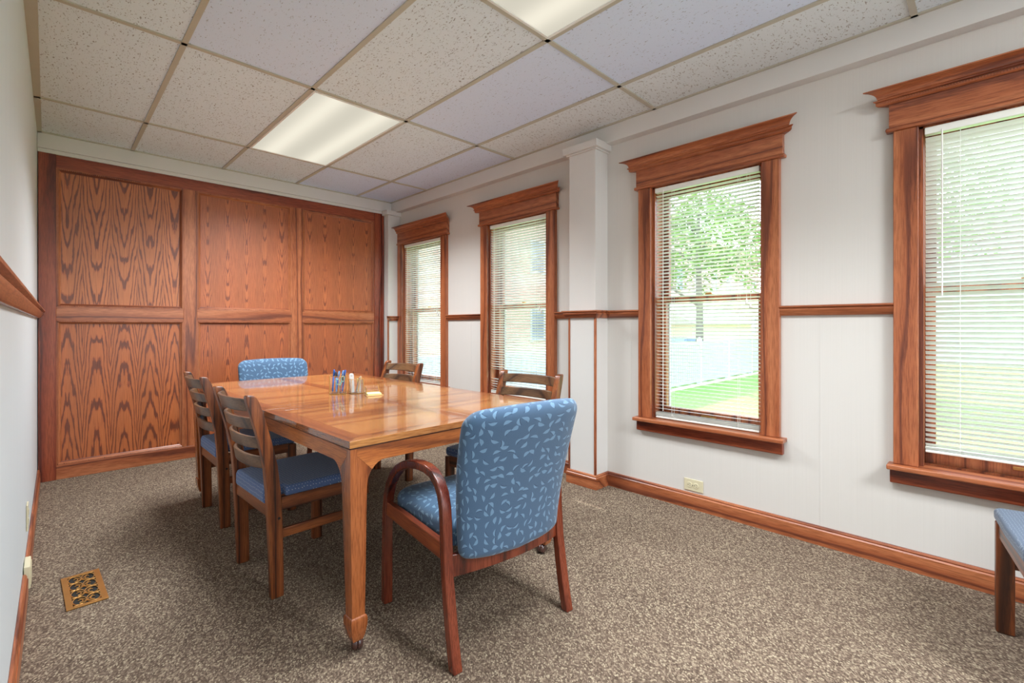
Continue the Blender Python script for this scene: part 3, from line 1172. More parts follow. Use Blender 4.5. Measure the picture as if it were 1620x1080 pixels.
# ================================================================== ladder-back chairs (face local +x)
def slat_chair():
    e = empty('ladder_back_chair')
    HY = 0.203
    post = [(0.0, 0.000, 0.048), (0.06, -0.001, 0.050), (0.25, -0.006, 0.054), (0.34, -0.010, 0.055), (0.43, -0.015, 0.053), (0.53, -0.025, 0.050), (0.635, -0.047, 0.049), (0.735, -0.074, 0.049), (0.79, -0.091, 0.047), (0.812, -0.098, 0.040), (0.820, -0.101, 0.026)]

    def px(z):
        for (z0, x0, _), (z1, x1, _) in zip(post, post[1:]):
            if z0 <= z <= z1:
                return x0 + (x1 - x0) * (z - z0) / (z1 - z0)
        return post[-1][1]
    t = 0.016
    for s in (-1, 1):
        q = MB()
        rings = []
        for z, x, w in post:
            lean = -0.35 if z > 0.6 else 0.0
            h = w / 2
            rings.append([(x - h, s * HY - t, z + lean * -h * 0.4), (x + h, s * HY - t, z + lean * h * 0.4), (x + h, s * HY + t, z + lean * h * 0.4), (x - h, s * HY + t, z + lean * -h * 0.4)])
        q.sweep(None, rings)
        p = q.build('rear_post', 'chair2', e, bevel=0.006, seg=3)
        q = MB()
        rot = Matrix.Translation((0.004, s * (HY + t - 0.0005), 0.318)) @ Matrix.Rotation(-s * PI / 2, 4, 'X')
        q.lathe([(0.0055, 0), (0.0055, 0.0012), (0.003, 0.0014)], (0, 0, 0), 12, rot)
        q.build('screw_plug', 'slot', p)
        q = MB()
        q.box(0.324, 0.372, s * HY - t, s * HY + t, 0, 0.392)
        q.build('front_leg', 'chair2', e, bevel=0.006, seg=3)
        q = MB()
        q.box(0.015, 0.330, s * (HY + 0.002) - 0.010, s * (HY + 0.002) + 0.010, 0.346, 0.398)
        q.build('side_apron', 'chair0', e, bevel=0.002)
        q = MB()
        q.box(0.018, 0.330, s * HY - 0.009, s * HY + 0.009, 0.232, 0.270)
        q.build('side_stretcher', 'chair0', e, bevel=0.003)
    q = MB()
    q.box(-0.030, -0.012, -HY + t - 0.002, HY - t + 0.002, 0.322, 0.376)
    q.build('rear_apron', 'chair1', e, bevel=0.002)
    q = MB()
    q.box(0.346, 0.366, -HY + t - 0.002, HY - t + 0.002, 0.340, 0.396)
    q.build('front_apron', 'chair1', e, bevel=0.002)
    # curved back slats
    for k, (z0, z1) in enumerate(((0.514, 0.562), (0.597, 0.643), (0.677, 0.722), (0.752, 0.801))):
        q = MB()
        rings = []
        N = 14
        for j in range(N + 1):
            y = (-1 + 2 * j / N) * (HY - 0.012)
            bow = 0.050 * (1 - abs(y / (HY - 0.012)) ** 2.6)
            r = []
            for x_, z_ in ((-0.007, z0), (0.007, z0), (0.007, z1), (-0.007, z1)):
                r.append((px(z_) + 0.010 - bow + x_, y, z_ + (0.004 * (1 - (y / HY) ** 2) if z_ == z1 else 0)))
            rings.append(r)
        q.sweep(None, rings)
        q.build('back_slat', 'slat', e, bevel=0.004, seg=3)
    # seat cushion, notched around the posts
    q = MB()
    zA, zB = 0.396, 0.440
    out = [(-0.036, -0.180), (0.030, -0.184), (0.032, -0.217), (0.30, -0.219), (0.366, -0.217), (0.376, -0.20), (0.380, 0.0), (0.376, 0.20), (0.366, 0.217), (0.30, 0.219), (0.032, 0.217), (0.030, 0.184), (-0.036, 0.180)]
    # rear lip hangs lower between the posts
    q.prism(out, zA, zB, lambda x, y, t: (x, y, t))
    q.prism([(-0.040, -0.176), (-0.0, -0.176), (-0.0, 0.176), (-0.040, 0.176)], 0.372, zB - 0.006, lambda x, y, t: (x, y, t))
    st = q.build('seat', 'seatfab', e, bevel=0.014, seg=4)
    return e


GC = 'ladder-back chairs around the table'
proto = slat_chair()
chairs = [
    ((0.655, 2.213), 2.0, 'brown ladder-back chair with blue dotted seat, nearest the camera on the table\'s left side'),
    ((0.690, 3.100), 0.0, 'brown ladder-back chair with blue seat, second back on the table\'s left side'),
    ((1.925, 1.870), 185.0, 'brown ladder-back chair across the table in front of the blinds left of the pilaster'),
    ((1.815, 3.065), 183.0, 'brown ladder-back chair across the table in front of the farthest window'),
]
for k, ((x, y), a, lab) in enumerate(chairs):
    c = proto if k == 0 else copy_tree(proto)
    c.location = (x, y, 0)
    c.rotation_euler = (0, 0, math.radians(a))
    tag(c, lab, 'chair', GC)
c = copy_tree(proto)
c.name = 'side_chair'
c.location = (2.292, -0.404, 0)
c.rotation_euler = (0, 0, math.radians(98.4))
tag(c, 'dark wooden chair with grey-blue seat cut off by the right edge of the photo', 'chair')
if 'group' in c:
    del c['group']
for ch in kids(c):
    if ch.name.startswith('seat'):
        ch.data = ch.data.copy()
        ch.data.materials[0] = M['greyfab']
    if ch.name.startswith('front_apron'):
        ch.data = ch.data.copy()
        ch.data.materials[0] = M['chair1']


# ================================================================== upholstered armchairs (face local +y)
def puff(q, cx, cy, hx, hy, z0, z1, rt=0.03, rb=0.015, n=5.0, crown=0.0, N=48, bend=None):
    """rounded pad: superellipse plan, rolled top and bottom edges"""
    rings = []
    spec = []
    K = 5
    for k in range(K + 1):
        a = k / K * PI / 2
        spec.append((z0 + rb * (1 - math.sin(a)) if k else z0 + rb * 0, 0))
    rings = []

    def ring(z, ins):
        r = []
        for i in range(N):
            a = 2 * PI * i / N
            ca, sa = math.cos(a), math.sin(a)
            x = (hx - ins) * math.copysign(abs(ca) ** (2 / n), ca)
            y = (hy - ins) * math.copysign(abs(sa) ** (2 / n), sa)
            p = Vector((cx + x, cy + y, z))
            r.append(bend(p) if bend else p)
        return r
    for k in range(K + 1):
        a = k / K * PI / 2
        rings.append(ring(z0 + rb * (1 - math.cos(a)), rb * (1 - math.sin(a))))
    for k in range(1, 4):
        rings.append(ring(z0 + rb + (z1 - rt - z0 - rb) * k / 4, 0))
    for k in range(K + 1):
        a = k / K * PI / 2
        rings.append(ring(z1 - rt + rt * math.sin(a), rt * (1 - math.cos(a))))
    for f, g in ((0.3, 0.5), (0.6, 0.85), (0.9, 1.0)):
        rings.append(ring(z1 + crown * g, rt + (min(hx, hy) - rt) * f))
    q.sweep(None, rings)


def arm_chair():
    e = empty('upholstered_armchair')
    path = [(0.006, 0.0), (0.018, 0.05), (0.030, 0.11), (0.043, 0.19), (0.055, 0.28), (0.062, 0.38), (0.065, 0.45), (0.070, 0.50), (0.082, 0.540), (0.104, 0.572), (0.138, 0.594), (0.18, 0.602), (0.23, 0.602), (0.28, 0.595), (0.335, 0.580), (0.385, 0.556), (0.428, 0.520), (0.460, 0.475), (0.480, 0.425), (0.490, 0.36), (0.494, 0.25), (0.496, 0.12), (0.497, 0.0)]
    X0, hwx, hth = 0.2555, 0.0175, 0.0145
    for s in (-1, 1):
        q = MB()
        rings = []
        for i, (y, z) in enumerate(path):
            a = path[max(i - 1, 0)]
            b = path[min(i + 1, len(path) - 1)]
            d = Vector((b[0] - a[0], b[1] - a[1])).normalized()
            if i in (0, len(path) - 1):
                n = Vector((1, 0)) if i == 0 else Vector((-1, 0))
                n = Vector((-d.y, d.x))
                n = Vector((math.copysign(1, n.x), 0))
            else:
                n = Vector((-d.y, d.x))
            w = hth * (1.0 if 0.2 < z else 1.12)
            rings.append([(s * X0 - hwx, y + n.x * w, z + n.y * w), (s * X0 + hwx, y + n.x * w, z + n.y * w), (s * X0 + hwx, y - n.x * w, z - n.y * w), (s * X0 - hwx, y - n.x * w, z - n.y * w)])
        q.sweep(None, rings)
        q.build('bentwood_arm_frame', 'cherry', e, bevel=0.005, seg=3)
        q = MB()
        q.prism([(0.070, 0.330), (0.070, 0.385), (0.485, 0.405), (0.485, 0.352)], -0.012, 0.012, lambda y, z, t, s=s: (s * X0 + t, y, z))
        q.build('side_rail', 'cherryrail', e, bevel=0.002)

    def bx(s_):      # curved rear rail
        return 0.052 - 0.026 * (1 - (s_ / 0.24) ** 2)
    q = MB()
    rings = []
    for j in range(13):
        x = -0.240 + 0.480 * j / 12
        y = bx(x)
        rings.append([(x, y, 0.272), (x, y + 0.018, 0.272), (x, y + 0.018, 0.345), (x, y, 0.345)])
    q.sweep(None, rings)
    q.build('rear_rail', 'cherry', e, bevel=0.002)
    q = MB()
    q.box(-0.240, 0.240, 0.462, 0.480, 0.330, 0.372)
    q.build('front_rail', 'cherry', e, bevel=0.002)
    # seat cushion
    q = MB()
    puff(q, 0, 0.285, 0.232, 0.228, 0.352, 0.444, rt=0.036, rb=0.012, n=7, crown=0.012)
    q.build('seat', 'armfab_xy', e, smooth=True)
    # backrest: leaning pad with curved plan
    z0, z1 = 0.338, 0.822

    def yc(z):
        pts = ((0.30, 0.018), (0.40, 0.012), (0.50, -0.002), (0.60, -0.022), (0.70, -0.048), (0.80, -0.078), (0.86, -0.098))
        for (a, ya), (b, yb) in zip(pts, pts[1:]):
            if z <= b:
                return ya + (yb - ya) * (z - a) / (b - a)
        return pts[-1][1]

    def hw(z):
        pts = ((0.30, 0.217), (0.36, 0.220), (0.50, 0.234), (0.62, 0.246), (0.72, 0.251), (0.80, 0.252), (0.86, 0.252))
        for (a, ya), (b, yb) in zip(pts, pts[1:]):
            if z <= b:
                return ya + (yb - ya) * (z - a) / (b - a)
        return pts[-1][1]
    q = MB()
    rings = []
    N = 64

    def ring(z, fx, fy, thick):
        r = []
        h = hw(z) - fx
        for i in range(N):
            a = 2 * PI * i / N
            ca, sa = math.cos(a), math.sin(a)
            x = h * math.copysign(abs(ca) ** (2 / 7.0), ca)
            y = (thick / 2 - fy) * math.copysign(abs(sa) ** (2 / 2.6), sa)
            s_ = x / 0.25
            lo = max(0, 1 - (z - z0) / 0.12)
            zz = z - 0.022 * (1 - s_ * s_) * lo
            hi = max(0, 1 - (z1 - z) / 0.06)
            zz += 0.010 * (1 - s_ * s_) * hi
            r.append((x, yc(z) + thick / 2 + y - 0.030 * (1 - s_ * s_), zz))
        return r
    TH = 0.082
    for k in range(5):
        a = k / 4 * PI / 2
        rings.append(ring(z0 + 0.022 * (1 - math.cos(a)), 0.022 * (1 - math.sin(a)), 0.022 * (1 - math.sin(a)), 0.055 + 0.01 * math.sin(a)))
    for k in range(1, 9):
        z = z0 + 0.022 + (z1 - 0.05 - z0 - 0.022) * k / 9
        rings.append(ring(z, 0, 0, 0.065 + (TH - 0.065) * k / 9))
    for k in range(8):
        a = k / 7 * PI / 2
        rings.append(ring(z1 - 0.05 + 0.05 * math.sin(a), 0.055 * (1 - math.cos(a)), 0.030 * (1 - math.cos(a)), TH))
    q.sweep(None, rings)
    q.build('backrest', 'armfab_xz', e, smooth=True)
    return e


M['cherryrail'] = wood('cherry_rail', srgb(150, 76, 42), srgb(126, 58, 32), srgb(84, 36, 20), 1, 0.28, 0.5, 0.5, 0.04)
arm = arm_chair()
arm.location = (1.178, 1.152, 0)
arm.rotation_euler = (0, 0, math.radians(-4.6))
tag(arm, 'blue leaf-patterned armchair with dark bentwood arms at the near end of the table', 'chair', 'armchairs at the ends of the table')
arm2 = copy_tree(arm)
arm2.location = (1.278, 3.915, 0)
arm2.rotation_euler = (0, 0, math.radians(176.0))
tag(arm2, 'blue leaf-patterned armchair at the far end of the table before the oak panelling', 'chair', 'armchairs at the ends of the table')


# ================================================================== things on the table
def hexpts(r, n=6, rot=0.0):
    return [(r * math.cos(rot + 2 * PI * k / n), r * math.sin(rot + 2 * PI * k / n)) for k in range(n)]


def glass_cup(name, loc, r, h, rot, n=6, slant=0.0):
    e = empty(name, loc, rot)
    P = hexpts(r, n)
    ht = [h + slant * (p[0] / r) for p in P]
    q = MB()
    for i in range(n):
        j = (i + 1) % n
        q.tube([(*P[i], 0.002), (*P[i], ht[i])], 0.0016, 6)
        q.tube([(*P[i], 0.002), (*P[j], 0.002)], 0.0016, 6)
        q.tube([(*P[i], ht[i]), (*P[j], ht[j])], 0.0014, 6)
    q.build('brass_frame', 'gold', e)
    for i in range(n):
        j = (i + 1) % n
        a, b = Vector(P[i]) * 0.985, Vector(P[j]) * 0.985
        nrm = Vector((a.x + b.x, a.y + b.y)).normalized() * 0.001
        q = MB()
        vs = [(a.x, a.y, 0.003), (b.x, b.y, 0.003), (b.x, b.y, ht[j] - 0.001), (a.x, a.y, ht[i] - 0.001)]
        vs += [(v[0] - nrm.x, v[1] - nrm.y, v[2]) for v in vs]
        q.add(vs, [(0, 1, 2, 3), (4, 7, 6, 5), (0, 4, 5, 1), (1, 5, 6, 2), (2, 6, 7, 3), (3, 7, 4, 0)])
        q.build('glass_side', 'clear_glass_panel', e)
    q = MB()
    q.prism([(p[0] * 0.97, p[1] * 0.97) for p in P], 0.0005, 0.003, lambda x, y, t: (x, y, t))
    q.build('base', 'mirror', e)
    return e


M['mirror'] = plain('mirror_base', srgb(170, 175, 178), 0.12, 0.9)
M['pen_blue'] = plain('blue_plastic', srgb(52, 104, 190), 0.3, var=0.02)
M['pen_ltblue'] = plain('light_blue_plastic', srgb(120, 168, 226), 0.3, var=0.02)
M['pen_white'] = plain('white_plastic', srgb(232, 234, 236), 0.3, var=0.02)
M['pen_dark'] = plain('dark_plastic', srgb(60, 62, 74), 0.35, var=0.02)
M['pen_red'] = plain('pinkish_red_plastic', srgb(206, 104, 100), 0.35)
M['mint'] = plain('mint_plastic', srgb(158, 218, 206), 0.35)
M['tan'] = plain('tan_cover', srgb(206, 176, 140), 0.45)
M['yellow'] = plain('pale_yellow_paper', srgb(224, 216, 150), 0.7)
M['paper'] = plain('white_paper', srgb(224, 226, 230), 0.7, var=0.04)
M['steel'] = plain('steel', srgb(190, 192, 196), 0.22, 0.95)

TZ = 0.718
c1 = Vector((1.148, 2.511, TZ + 0.0005))
cup = glass_cup('pen_holder', c1, 0.050, 0.096, math.radians(10))
tag(cup, 'hexagonal glass pen holder with brass edges, leftmost and fullest on the table', 'pen holder', 'brass-edged glass desk organisers')


def pen(foot, top, body, tip, cap, lab, loc, name='pen'):
    f, t = Vector(foot), Vector(top)
    e = empty(name, loc)
    tag(e, lab, 'pen', 'pens in the glass holder')
    d = (t - f)
    q = MB()
    q.tube([f + d * 0.06, f + d * 0.10, f + d * 0.72], [0.0028, 0.0042, 0.0042], 10)
    q.build('barrel', body, e, smooth=True)
    q = MB()
    q.tube([f, f + d * 0.06], [0.0009, 0.0028], 8)
    q.build('tip', tip, e, smooth=True)
    q = MB()
    q.tube([f + d * 0.72, f + d * 0.96, t], [0.0048, 0.0048, 0.0036], 10)
    side = Vector((d.y, -d.x, 0)).normalized() if abs(d.x) + abs(d.y) > 1e-4 else Vector((1, 0, 0))
    q.tube([f + d * 0.95 + side * 0.0052, f + d * 0.74 + side * 0.0068], 0.0014, 6)
    q.build('cap', cap, e, smooth=True)
    return e


# positions are measured from the holder's centre; view direction is roughly (+.42,+.91)
pen((-0.026, 0.012, 0.004), (-0.012, 0.022, 0.130), 'pen_blue', 'steel', 'pen_blue', 'bright blue pen leaning at the left edge of the glass holder', c1)
pen((-0.012, -0.006, 0.004), (-0.010, 0.002, 0.120), 'pen_ltblue', 'steel', 'pen_dark', 'pale blue pen with dark cap standing left of the mint scissors', c1)
pen((-0.004, 0.012, 0.004), (0.006, -0.004, 0.122), 'pen_blue', 'steel', 'pen_ltblue', 'blue pen with light cap behind the mint scissors', c1)
pen((0.014, 0.004, 0.004), (0.024, -0.014, 0.125), 'pen_white', 'steel', 'pen_ltblue', 'white-barrelled pen with light blue cap, right of the scissors', c1)
pen((0.018, -0.012, 0.004), (0.034, -0.018, 0.128), 'pen_blue', 'steel', 'pen_blue', 'dark blue pen at the right edge of the glass holder', c1)
pen((0.008, -0.016, 0.004), (0.016, -0.020, 0.100), 'pen_red', 'steel', 'pen_dark', 'short pen with reddish barrel and dark cap beside the scissors', c1)

# scissors with mint handles
sc = empty('scissors', c1)
tag(sc, 'scissors with mint-green handles standing in the glass pen holder', 'scissors')
q = MB()
for s in (-1, 1):
    base = Vector((0.002, -0.022, 0.006))
    q.tube([base, base + Vector((0.003 * s, 0, 0.045))], [0.001, 0.0045], 6)
q.build('blades', 'steel', sc)
for s, cz in ((-1, 0.066), (1, 0.080)):
    q = MB()
    cx_ = -0.012 if s < 0 else 0.012
    pts = []
    for k in range(17):
        a = 2 * PI * k / 16
        pts.append((0.002 + cx_ + 0.010 * math.cos(a), -0.024 - 0.004 * s + 0.003 * math.cos(a), cz + 0.015 * math.sin(a)))
    q.tube(pts, 0.0030, 8)
    q.tube([(0.002 + cx_ * 0.6, -0.024, cz - 0.012), (0.002, -0.023, 0.046)], [0.0035, 0.0045], 8)
    q.build('handle', 'mint', sc, smooth=True)

c2 = Vector((1.228, 2.458, TZ + 0.0005))
cup2 = glass_cup('pen_holder', c2, 0.040, 0.078, math.radians(25))
tag(cup2, 'smaller glass holder with brass edges between the pens and the note tray', 'pen holder', 'brass-edged glass desk organisers')
# white staple remover / flat ruler-like tool and a tan stapler standing upright
e = empty('staple_remover', c2)
tag(e, 'translucent white rounded tool with a screw, standing upright in the smaller holder', 'desk tool')
q = MB()
prof = []
for k in range(13):
    a = PI * k / 12
    prof.append((0.0125 * math.cos(a), 0.098 + 0.0125 * math.sin(a)))
prof = [(-0.010, 0.005), (0.010, 0.005)] + prof
rv = Matrix.Translation((-0.018, 0.004, 0)) @ Matrix.Rotation(math.radians(-24), 4, 'Z') @ Matrix.Rotation(math.radians(-4), 4, 'Y')
q.prism(prof, -0.002, 0.002, lambda x, z, t: rv @ Vector((x, t, z)))
q.build('blade', 'pen_white', e, bevel=0.0008)
q = MB()
q.lathe([(0.0032, -0.003), (0.0032, 0.003)], (0, 0, 0), 12, rv @ Matrix.Translation((0, 0, 0.096)) @ Matrix.Rotation(PI / 2, 4, 'X'))
q.build('screw', 'steel', e)
e = empty('stapler', c2)
tag(e, 'tan and steel stapler leaning upright in the smaller glass holder', 'stapler')
q = MB()
rs = Matrix.Translation((0.004, -0.006, 0.005)) @ Matrix.Rotation(math.radians(14), 4, 'Y')
q.prism([(-0.006, 0.0), (0.004, 0.0), (0.006, 0.08), (0.002, 0.090), (-0.004, 0.088)], -0.006, 0.006, lambda x, z, t: rs @ Vector((x, t, z)))
q.build('arm', 'tan', e, bevel=0.002)
q = MB()
q.prism([(-0.010, 0.0), (-0.0065, 0.0), (-0.005, 0.082), (-0.009, 0.080)], -0.005, 0.005, lambda x, z, t: rs @ Vector((x, t, z)))
q.build('magazine', 'steel', e, bevel=0.001)
e = empty('memo_pad', c2)
tag(e, 'white and pale yellow memo pad standing at the right side of the smaller holder', 'memo pad')
q = MB()
rm = Matrix.Translation((0.0205, 0.006, 0.0)) @ Matrix.Rotation(math.radians(-22), 4, 'Z')
q.prism([(-0.011, 0.004), (0.011, 0.004), (0.011, 0.050), (-0.011, 0.050)], -0.003, 0.003, lambda x, z, t: rm @ Vector((x, t, z)))
q.build('sheets', 'paper', e)
q = MB()
q.prism([(-0.011, 0.0503), (0.011, 0.0503), (0.011, 0.078), (-0.011, 0.078)], -0.003, 0.003, lambda x, z, t: rm @ Vector((x, t, z)))
q.build('sticky_sheets', 'yellow', e)

# note tray: low open glass tray
c3 = Vector((1.261, 2.324, TZ + 0.0005))
e = empty('note_tray', c3, math.radians(-18))
tag(e, 'low clear glass note tray with brass edges, rightmost of the desk organisers', 'note tray', 'brass-edged glass desk organisers')
a = 0.043
q = MB()
C = [(-a, -a), (a, -a), (a, a), (-a, a)]
ht = [0.030, 0.014, 0.048, 0.048]
for i in range(4):
    j = (i + 1) % 4
    q.tube([(*C[i], 0.002), (*C[j], 0.002)], 0.0014, 6)
q.tube([(-a, a, 0.002), (-a, a, 0.046)], 0.0014, 6)
q.tube([(a, a, 0.002), (a - 0.012, a, 0.046)], 0.0014, 6)
q.tube([(-a, -a, 0.002), (-a, -a, 0.046)], 0.0014, 6)
q.build('brass_frame', 'gold', e)
for nm, vs in (('glass_side', [(-a, a, 0.003), (a, a, 0.003), (a - 0.012, a, 0.046), (-a, a, 0.046)]), ('glass_side', [(-a, -a, 0.003), (-a, a, 0.003), (-a, a, 0.046), (-a, -a, 0.046)])):
    q = MB()
    off = Vector((0.0012, 0.0012, 0))
    q.add(vs + [tuple(Vector(v) - off) for v in vs], [(0, 1, 2, 3), (4, 7, 6, 5), (0, 4, 5, 1), (1, 5, 6, 2), (2, 6, 7, 3), (3, 7, 4, 0)])
    q.build(nm, 'clear_glass_panel', e)
q = MB()
q.box(-a, a, -a, a, 0.0005, 0.003)
q.build('base', 'mirror', e)
q = MB()
q.box(-0.036, 0.036, -0.036, 0.036, 0.0035, 0.011)
nt = q.build('sticky_note_pad', 'yellow', None, bevel=0.0006)
nt.location = c3
nt.rotation_euler = (0, 0, math.radians(-18))
tag(nt, 'pad of pale yellow sticky notes lying in the low glass tray', 'sticky notes')

# ================================================================== wall plates
e = empty('wall_outlet', (XW, 1.2405, 0.1405))
tag(e, 'ivory duplex outlet set sideways just above the baseboard, right of the pilaster', 'outlet')
q = MB()
q.box(-0.006, 0, -0.0575, 0.0575, -0.035, 0.035)
q.build('cover_plate', 'ivory', e, bevel=0.003, seg=3)
for s in (-1, 1):
    q = MB()
    rot = Matrix.Translation((-0.0055, s * 0.0195 + 0.004, 0)) @ Matrix.Rotation(-PI / 2, 4, 'Y')
    q.lathe([(0.0165, 0), (0.0165, 0.0022), (0.0155, 0.003)], (0, 0, 0), 24, rot)
    rc = q.build('receptacle', 'ivory', e)
    q = MB()
    y = s * 0.0195 + 0.004
    q.box(-0.0090, -0.0085, y - 0.006, y - 0.002, 0.004, 0.0065)
    q.box(-0.0090, -0.0085, y - 0.006, y - 0.002, -0.0065, -0.004)
    q.box(-0.0090, -0.0085, y + 0.005, y + 0.009, -0.0022, 0.0022)
    q.build('slots', 'slot', rc)
q = MB()
q.lathe([(0.003, 0), (0.003, 0.0015)], (0, 0, 0), 12, Matrix.Translation((-0.006, 0.004, 0)) @ Matrix.Rotation(-PI / 2, 4, 'Y'))
q.build('screw', 'metal', e)

yo = 3.02
e = empty('wall_outlet', (xl(yo), yo, 0.235), math.radians(-0.6))
tag(e, 'ivory cover plate seen edge-on low on the left wall above the baseboard', 'outlet')
q = MB()
q.box(0, 0.006, -0.036, 0.036, -0.058, 0.058)
q.build('cover_plate', 'ivory', e, bevel=0.002)
q = MB()
for s in (-1, 1):
    q.box(0.006, 0.008, -0.013, 0.013, s * 0.02 - 0.012, s * 0.02 + 0.012)
q.build('receptacle', 'ivory', e, bevel=0.001)
yo = 2.78
e = empty('cable_box', (xl(yo) + 0.001, yo, 0.07))
tag(e, 'small cream box standing in the gap of the left baseboard', 'cable box')
q = MB()
q.box(0, 0.020, -0.062, 0.062, -0.046, 0.046)
q.build('box_body', 'ivory', e, bevel=0.004)
q = MB()
q.box(0.020, 0.022, -0.050, 0.050, -0.034, 0.034)
q.build('lid', 'ivory', e, bevel=0.001)

# ================================================================== brass floor register
e = empty('floor_register', (0.1075, 2.622, 0), math.radians(2.0))
tag(e, 'brass scrollwork floor register in the carpet near the left wall', 'floor vent')
vx, vy = 0.0625, 0.162
q = MB()
q.box(-vx + 0.014, vx - 0.014, -vy + 0.014, vy - 0.014, 0.0004, 0.0012)
q.build('duct_opening', 'duct', e)
q = MB()
bx_, by_ = 0.020, 0.016
for (x0, x1, y0, y1) in ((-vx, -vx + bx_, -vy, vy), (vx - bx_, vx, -vy, vy), (-vx + bx_, vx - bx_, -vy, -vy + by_), (-vx + bx_, vx - bx_, vy - by_, vy)):
    q.box(x0, x1, y0, y1, 0.0004, 0.0060)
q.build('flange', 'brass', e, bevel=0.001)
q = MB()
ix = vx - bx_
step = (2 * (vy - by_)) / 4.0
for r in range(4):
    yc_ = -vy + by_ + step * (r + 0.5)
    for s in (-1, 1):
        pts = []
        for k in range(21):
            a = 2 * PI * k / 20
            pts.append((s * ix * 0.5 + ix * 0.50 * math.cos(a), yc_ + step * 0.46 * math.sin(a), 0.0042))
        q.tube(pts, 0.0022, 5)
        pts = []
        for k in range(12):
            a = 0.6 + 4.2 * k / 11
            rr = 0.006 + 0.013 * k / 11
            pts.append((s * (ix * 0.5 + rr * math.cos(a) * 0.7), yc_ + rr * math.sin(a), 0.0042))
        q.tube(pts, 0.0019, 5)
    for s in (-1, 1):
        q.tube([(s * ix, yc_ - step * 0.5, 0.0042), (s * ix * 0.6, yc_ - step * 0.44, 0.0042), (0, yc_ - step * 0.1, 0.0042), (-s * ix * 0.6, yc_ + step * 0.44, 0.0042), (-s * ix, yc_ + step * 0.5, 0.0042)], 0.0019, 5)
q.build('scroll_grille', 'brass', e)

# ================================================================== outside
GZ = -0.80


def ext_materials():
    t = NT('lawn_grass')
    o = t.obj()
    n1 = t.noise(t.scale(o, (1, 1, 1)), 0.8, 4)
    n2 = t.noise(t.scale(o, (40, 40, 10)), 1.0, 3)
    c = t.mix(n1, srgb(124, 158, 74), srgb(168, 188, 112))
    c = t.mix(t.math('MULTIPLY', n2, 0.5), c, srgb(92, 128, 62))
    M['lawn'] = t.fin(c, 0.9, spec=0.1)
    t = NT('pale_red_brick')
    o = t.obj()
    br = t.n('ShaderNodeTexBrick')
    p = t.sep(o)
    t.put(br.inputs['Vector'], t.comb(t.math('ADD', p[0], p[1]), p[2], 0.0))
    br.inputs['Scale'].default_value = 3.2
    br.inputs['Color1'].default_value = (*srgb(202, 150, 136), 1)
    br.inputs['Color2'].default_value = (*srgb(216, 170, 154), 1)
    br.inputs['Mortar'].default_value = (*srgb(222, 208, 196), 1)
    br.inputs['Mortar Size'].default_value = 0.03
    M['brick'] = t.fin(br.outputs[0], 0.85)
    t = NT('tree_leaves')
    n1 = t.noise(t.obj(), 3.0, 3)
    c = t.mix(n1, srgb(96, 140, 84), srgb(170, 194, 110))
    t.b.inputs['Transmission Weight'].default_value = 0.0
    M['leaf'] = t.fin(c, 0.7, spec=0.2)
    M['bark'] = plain('grey_bark', srgb(132, 124, 116), 0.9, var=0.2)
    M['siding'] = plain('cream_siding', srgb(226, 206, 176), 0.7)
    M['roofing'] = plain('grey_shingles', srgb(196, 184, 172), 0.9, var=0.15)
    M['extglass'] = plain('outside_window_glass', srgb(120, 140, 164), 0.1, var=0.02)
    M['soil'] = plain('pale_gravel_edge', srgb(214, 198, 176), 0.9, var=0.2)
    M['carpaint'] = plain('slate_blue_car_paint', srgb(96, 112, 134), 0.3, 0.3, 0.6)
    M['tyre'] = plain('tyre_rubber', srgb(40, 40, 42), 0.8)


ext_materials()
q = MB()
q.box(XW + 0.2, 60, -40, 60, GZ - 0.2, GZ)
lawn = q.build('lawn', 'lawn')
tag(lawn, 'sunlit green lawn outside the windows', 'lawn', kind='structure')

# white vinyl fence running away from the house
FY = 6.70
e = empty('vinyl_fence', (3.6, FY, GZ))
tag(e, 'white vinyl privacy fence across the lawn outside', 'fence')
nb = 10
bay = 2.35
for k in range(nb):
    x0 = 2.35 * k
    q = MB()
    q.box(x0 + 0.05, x0 + bay - 0.05, -0.02, 0.02, 0.06, 1.36)
    for g_ in range(15):
        xx = x0 + 0.07 + g_ * 0.15
        q.box(xx, xx + 0.135, -0.028, -0.02, 0.14, 1.28)
    q.box(x0 + 0.05, x0 + bay - 0.05, -0.035, 0.035, 0.06, 0.14)
    q.box(x0 + 0.05, x0 + bay - 0.05, -0.035, 0.035, 1.28, 1.37)
    q.build('fence_panel', 'fence_vinyl', e)
for k in range(nb + 1):
    q = MB()
    x0 = 2.35 * k
    q.box(x0 - 0.06, x0 + 0.06, -0.06, 0.06, 0, 1.46)
    q.add([(x0 - 0.075, -0.075, 1.46), (x0 + 0.075, -0.075, 1.46), (x0 + 0.075, 0.075, 1.46), (x0 - 0.075, 0.075, 1.46), (x0, 0, 1.52)], [(0, 1, 4), (1, 2, 4), (2, 3, 4), (3, 0, 4), (0, 3, 2, 1)])
    q.build('fence_post', 'vinyl', e)
q = MB()
q.box(3.4, 27, FY - 0.30, FY - 0.10, GZ, GZ + 0.03)
gr = q.build('gravel_strip', 'soil')
tag(gr, 'pale gravel strip along the foot of the white fence', 'gravel', kind='structure')


